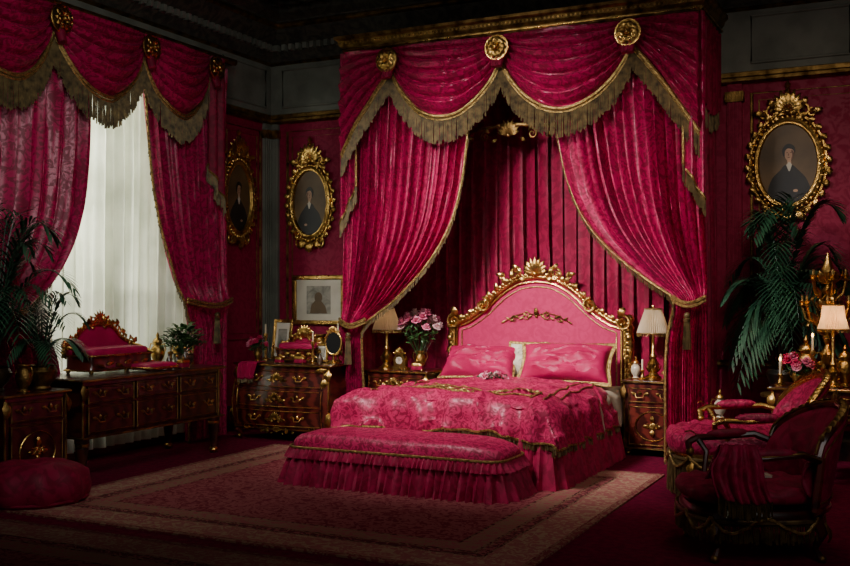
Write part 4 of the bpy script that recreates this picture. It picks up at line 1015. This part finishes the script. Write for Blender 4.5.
# ------------------------------------------------------------ right side group
tbl=thing('console_table','dark mahogany console table with gold edging at the right edge','table',(-.50,9.15,0))
case(tbl,1.30,.5,.56,.79,1,3,WOODR,topo=.03,legr=.05,gm_=GOLD)
TZ=.821
def armchair(name,label,loc,rz,W,D,sh,arm,bh,out_m,in_m,fr_m,skirt=.0,amax=75,seatd=1.0,gilt=GOLD,rail=GOLDD,cush=.14,tuft=.012,padw=.038,seatw=.92):
    t=thing(name,label,'armchair',loc,rz); A=R(amax)
    m=MB(); sup(m,[(0,0),(.9,0),(.96,cush*.1),(1,cush*.35),(1,cush*.6),(.975,cush*.74),(.93,cush*.85),(.85,cush*.94),(.75,cush*1.0),(.65,cush*1.04),(.55,cush*1.06),(.45,cush*1.08),(.35,cush*1.09),(.25,cush*1.1),(.12,cush*1.1),(0,cush*1.1)],W*seatw,D*1.0*seatd,3.0,(0,-.04-D*(seatd-1)/2,sh-cush*.8),64)
    m.v=[(x,y,z+(tuft*cos(x*30)*cos(y*30) if z>sh-cush*.25 else 0)) for x,y,z in m.v]; m.build('seat_cushion',in_m,t)
    m=MB(); sup(m,[(0,0),(.97,0),(1,.02),(1,.07),(.96,.09),(0,.09)],W*.90,D*.96*seatd,3.0,(0,-.03-D*(seatd-1)/2,sh-.20),48); m.build('seat_rail',fr_m,t)
    def top(a): 
        k=min(1,abs(a)/A); return arm+(bh-arm)*max(0,cos(k*pi/2))**.55
    def shell(th_,zb,ext=0):
        def fn(u,v):
            a=(u-.5)*2*A; zt=top(a)+ext; z=zb+(zt-zb)*v; lean=.13*v*cos(a/1.3)
            return ((W/2-th_)*sin(a)/sin(A) if A<R(90) else (W/2-th_)*sin(a),(D/2-th_+lean)*(cos(a)*.8+.2),z)
        return fn
    fi=shell(.035,sh-.02,-.02); fo=shell(0.0,sh-.10)
    m=MB()
    def inner(u,v):
        p=V(fi(u,v)); b=.055*sin(pi*v)*(1+.3*sin(u*38)*sin(v*9)); return (p.x*(1-b/W),p.y-b,p.z)
    m.grid(inner,44,14); m.build('inner_upholstery',in_m,t,solid=.012)
    m=MB(); m.grid(fo,44,8); m.build('outer_back',out_m,t,solid=.012)
    m=MB(); pts=[(V(fi(i/44,1))+V(fo(i/44,1)))/2+V((0,0,.01)) for i in range(45)]
    m.tube(pts,.026,n=8); m.tube([V(fo(i/44,0)) for i in range(45)],.022,n=6)
    for s in (0,1): m.tube([V(fo(s,k/6)) for k in range(7)],.024,n=6)
    bf=m.build('back_frame',rail,t)
    g=MB()
    for off in (-.022,.022): g.tube([p+V((0,off,.02)) for p in pts],.007,n=5)
    g.tube([V(fo(i/44,.12))+V((0,.012,0)) for i in range(45)],.006,n=5); g.tube([V(fo(i/44,.9))+V((0,.012,0)) for i in range(45)],.006,n=5)
    for i in range(1,44,2): g.leaf(pts[i]+V((0,0,.02)),(pts[min(44,i+1)]-pts[i])*(1 if i<22 else -1),(0,.1,1),.06,.04,.3,4)
    p=pts[22]
    for k in range(9):
        aa=R(18+18*k); g.leaf((p.x,p.y,p.z),(cos(aa),0,sin(aa)),(0,-1,0),.10,.035,.2,4)
    g.ball((p.x,p.y,p.z+.03),.026,8); g.build('gilt_carving',gilt,bf)
    for s in (-1,1):
        e=V(fo(0 if s<0 else 1,.92)); fx=s*W*.45; fy=-D*.34
        path=[e,V((s*W*.53,e.y*.5,arm+.02)),V((s*W*.54,fy*.4,arm+.0)),V((s*W*.50,fy,arm-.0)),V((s*W*.48,fy-.07,arm-.03)),V((s*W*.46,fy-.06,arm-.09))]
        pp=[]
        for i in range(len(path)-1):
            for k in range(4): pp.append(path[i].lerp(path[i+1],k/4))
        pp.append(path[-1])
        m=MB(); m.tube(pp,.022,n=8)
        m.tube([(s*W*.50,fy,arm-.01),(s*W*.47,fy+.05,arm-.09),(s*W*.42,fy+.02,sh-.04),(s*W*.43,fy-.02,sh-.15)],[.022,.018,.02,.026],n=8)
        am=m.build('arm',fr_m,t)
        g=MB(); g.ball(path[-1],.03,8); g.leaf((s*W*.50,fy,arm),(0,-1,.2),(0,0,1),.10,.05,.3); g.tube([(s*W*.505,fy,arm-.02),(s*W*.475,fy+.05,arm-.09),(s*W*.43,fy+.02,sh-.04)],.012,n=5); g.tube([q_+V((s*.018,0,.008)) for q_ in pp],.007,n=4); g.build('arm_gilding',gilt,am)
        g=MB(); a_,b_=V((s*W*.535,e.y*.35,arm+.03)),V((s*W*.52,fy*.75,arm+.02))
        g.tube([a_.lerp(b_,k/8) for k in range(9)],[padw*.3,padw*.8,padw*.95,padw,padw,padw,padw*.95,padw*.8,padw*.3],n=10); g.build('arm_pad',in_m,am)
    for sx in (-1,1):
        for sy in (-1,1):
            m=MB(); X=sx*W*.35; Y=(sy*D*.34-.02) if sy>0 else -D*.36-D*(seatd-1)*.8
            m.tube([(X,Y,sh-.14),(X+sx*.03,Y+sy*.03,sh*.42),(X,Y,sh*.2),(X+sx*.03,Y+sy*.03,.02)],[.042,.036,.018,.024],n=8); l=m.build('leg',fr_m,t)
            g=MB(); g.ball((X+sx*.03,Y+sy*.03,.024),.026,8); g.build('gilt_foot',gilt,l)
            g=MB(); g.leaf((X+sx*.04,Y+sy*.04,sh-.18),(0,0,-1),(sx,sy,0),.12,.06,.3); g.build('knee_carving',gilt,l)
    if skirt:
        path=[V((W*.46*abs(cos(a))**.667*math.copysign(1,cos(a)),-.03-D*(seatd-1)/2+D*.49*seatd*abs(sin(a))**.667*math.copysign(1,sin(a)),sh-.17)) for a in [2*pi*i/120 for i in range(121)]]
        f=MB(); fringe(f,path,skirt,.011,.006); f.tube(path[:-1],.014,closed=True); f.build('seat_fringe',FRINGE,t)
        for k in range(9):
            sw=MB(); sw.tube([path[int((k+i/10)/9*120)%120]*1.02+V((0,0,-.09*sin(pi*i/10)+.02)) for i in range(11)],.011,n=6)
            sw.build('swag_cord',TRIM,t)
    return t
armchair('gilded_armchair','plump crimson armchair with gold frame and swagged fringe beside the console',(-1.20,8.22,0),R(-72),.92,.84,.52,.66,.96,VELVET,DAMASK,GOLD,skirt=.27,amax=62,seatd=1.24,cush=.19,tuft=.022,rail=GOLD)
armchair('carved_armchair','dark carved open-arm chair with curved back in the right foreground',(-.94,6.62,0),R(-64),.84,.78,.42,.64,.90,CURTD,CURTD,WOOD,skirt=.12,amax=68,seatd=1.08,gilt=GOLDD,rail=WOODR,tuft=.018,cush=.10,padw=.03,seatw=.86)
tr=thing('velvet_throw','fringed crimson throw draped over the near arm of the foreground chair','throw',(-.94,6.62,0),R(-64))
def th(u,v):
    l=(v-.42)*.50; g_=1-.35*math.exp(-(l/.07)**2)
    y=-.28+(u-.5)*.32*g_+.05*max(0,l)*3; x0=.84*.525
    if abs(l)<.055: a=l/.055*pi/2; x=x0+.055*sin(a); z=.66+.055*cos(a)
    else: x=x0+math.copysign(.055,l)+(.14*abs(l) if l>0 else .0); z=.66-(abs(l)-.055)
    k=min(1,.25+abs(l)*5); n=(.030*sin(u*22+3*v+2*NZ.noise(V((u*3,v*2,1))))+.016*sin(u*47+1))*k+.016*NZ.noise(V((u*6,v*5,3)))
    return V((x+n,y+.03*sin(v*6),z+abs(n)*.4-.07*sin(u*2.4)*(l*2 if l>0 else 0)))
m=MB(); m.grid(th,60,40); m.build('cloth_panel',VELVET,tr,solid=.006)
f=MB(); fringe(f,[th(i/60,1) for i in range(61)],.09,.010,.005); f.build('cloth_fringe',FRINGE,tr)
bk=thing('booklet','small cream booklet lying on the seat of the foreground chair','book',(-.94,6.62,.455),.5)
m=MB(); m.box(-.07,.07,-.05,.05,0,.012); m.build('pages',PAPER,bk); m=MB(); m.box(-.072,.072,-.052,.052,.012,.015); m.build('cover',CREAM,bk)
q=P(797,388,Y=9.1)
urn('flower_vase','gold urn holding the crimson roses on the right console',(q.x,9.08,TZ),.62,GOLD,GOLD)
bouquet((q.x,9.08),.87,[('crimson rose in the gold urn on the console',REDP),('dusky pink rose in the gold urn on the console',PINK)],13,.17,.05,.85,'','roses on the console',6)
lamp('table_lamp','lit gold lamp with glowing pleated shade on the right console',(P(833,330,Y=9.0).x,9.02,TZ),SHADEL,1.0,stem=.48,light=2.2,r0=.12,r1=.08,hs=.2)
cd=thing('candelabra','tall many-armed gold candelabra behind the lit lamp','candelabra',(P(828,330,Y=9.3).x,9.28,TZ))
m=MB(); m.lathe([(.1,0),(.11,.02),(.06,.05),(.03,.1),(.05,.2),(.065,.26),(.02,.34),(.045,.4),(.015,.5),(.02,.75),(.05,.8),(.015,.85),(.035,.92),(.055,.98),(.03,1.05),(.005,1.12)],(0,0,0),18)
for k in range(6):
    a=k*pi/3
    for zz in (.1,.42,.62,.86): m.leaf((.03*cos(a),.03*sin(a),zz),(cos(a)*.6,sin(a)*.6,1),(cos(a),sin(a),0),.14,.075,.25)
m.build('column',GOLD,cd)
for tier,(z,rr,n) in enumerate(((.66,.21,7),(.88,.14,5))):
    for k in range(n):
        a=2*pi*k/n+.3+tier; d=V((cos(a),sin(a),0)); m=MB()
        m.tube([V((0,0,z-.1)),d*rr*.4+V((0,0,z-.16)),d*rr*.85+V((0,0,z-.1)),d*rr+V((0,0,z))],.013,n=6)
        m.lathe([(.008,0),(.04,.012),(.014,.02),(.03,.05),(.026,.055)],d*rr+V((0,0,z)),12); m.leaf(d*rr*.5+V((0,0,z-.14)),d+V((0,0,1)),(0,0,1),.12,.07); m.leaf(d*rr*.7+V((0,0,z-.12)),d-V((0,0,1)),(0,0,1),.08,.05)
        ar=m.build('arm',GOLD,cd)
        m=MB(); m.lathe([(.010,0),(.010,.045),(.002,.05)],d*rr+V((0,0,z+.05)),8); m.build('candle',TRIM,ar)
for i,px in enumerate((765,778,812)):
    q=P(px,390,Y=9.05); candlestick('candlestick',('low lit gold candlestick at the left corner of the console','gold candlestick just left of the console roses','lit gold candlestick between the console roses and the lamp')[i],(max(q.x,-1.1),9.0+.05*i,TZ),(.1,.16,.3)[i],lit=(i!=1))
trinket('trinket_box','gold casket at the front of the right console',(P(818,400,Y=8.98).x,8.98,TZ),1.1)
urn('vase','large gold handled urn behind the console roses',(P(806,380,Y=9.25).x,9.26,TZ),1.3,GOLD,GOLD,lid=True)
urn('vase','gold handled urn right of the lit lamp on the console',(P(845,380,Y=9.1).x,9.12,TZ),1.1,GOLD,GOLD,lid=True)
st=thing('plant_stand','dark turned wooden stand carrying the large palm','stand',(-1.18,9.86,0))
m=MB(); m.lathe([(.17,0),(.18,.03),(.06,.06),(.04,.2),(.07,.3),(.04,.42),(.05,.5),(.16,.64)],(0,0,0),20); m.build('pedestal',WOOD,st)
m=MB(); m.lathe([(.19,.64),(.2,.65),(.2,.67),(.19,.68)],(0,0,0),28); m.build('stand_top',GOLDD,st)
palm('potted_palm','large dark feathery palm standing under the right hand portrait',(-1.18,9.86,.681),66,POT,[(.44,.84,.05),(.60,.62,.30),(.64,.38,.50),(.24,.95,0),(.58,.50,.20),(.42,.30,.6),(.60,.20,.65)],(-1.76,-.2,9.42,10.42),23,.60,.15,.24,.30,.013)
ss=thing('side_table','slender gilded side table between the right curtain and the armchair','side table',(-1.62,9.15,0))
m=MB(); m.lathe([(.12,0),(.13,.02),(.03,.06),(.02,.2),(.035,.28),(.02,.4),(.03,.45),(.10,.47)],(0,0,0),16); m.build('pedestal',GOLDD,ss)
m=MB(); m.lathe([(.12,.47),(.125,.48),(.125,.495),(.12,.50)],(0,0,0),24); m.build('table_top',WOOD,ss)
urn('vase','slim cream and gold lidded urn on the slender side table',(-1.62,9.15,.501),.8,PORC,GOLD,lid=True)
# ------------------------------------------------------------ lights
def area(name,loc,aim,sx,sy,e,col,spread=180):
    l=bpy.data.lights.new(name,'AREA'); l.shape='RECTANGLE'; l.size=sx; l.size_y=sy; l.energy=e; l.color=col; l.spread=R(spread)
    o=bpy.data.objects.new(name,l); COL.objects.link(o); o.location=loc; o.rotation_euler=(V(aim)-V(loc)).to_track_quat('-Z','Y').to_euler(); return o
area('window_daylight',(WX-1.3,6.6,2.9),(-6.5,8.0,1.9),1.6,2.6,330,(.98,1,.86))
area('key_light',(-4.5,4.9,4.7),(-3.55,9.3,1.5),1.0,1.0,108,(1,.94,.90),60)
area('soft_fill',(.6,3.0,3.2),(-4.0,9,1.4),2.5,2.5,20,(1,.93,.88),130)
area('left_room_fill',(-3.6,4.2,3.9),(-7.0,8.2,1.4),1.8,1.8,22,(.95,.97,.90),90)
area('right_warm',(-.6,7.0,4.2),(-.9,9.4,1.2),.8,.8,17,(1,.84,.66),110)
w=bpy.data.worlds.new('world'); bpy.context.scene.world=w; w.use_nodes=True
w.node_tree.nodes['Background'].inputs[0].default_value=(.7,.66,.64,1); w.node_tree.nodes['Background'].inputs[1].default_value=.05
c=bpy.data.cameras.new('camera'); co=bpy.data.objects.new('camera',c); COL.objects.link(co)
co.location=(0,0,H); co.rotation_euler=(R(90),0,TH); c.sensor_width=36; c.lens=FPX/850*36; c.shift_y=10/850; c.clip_end=60
bpy.context.scene.camera=co
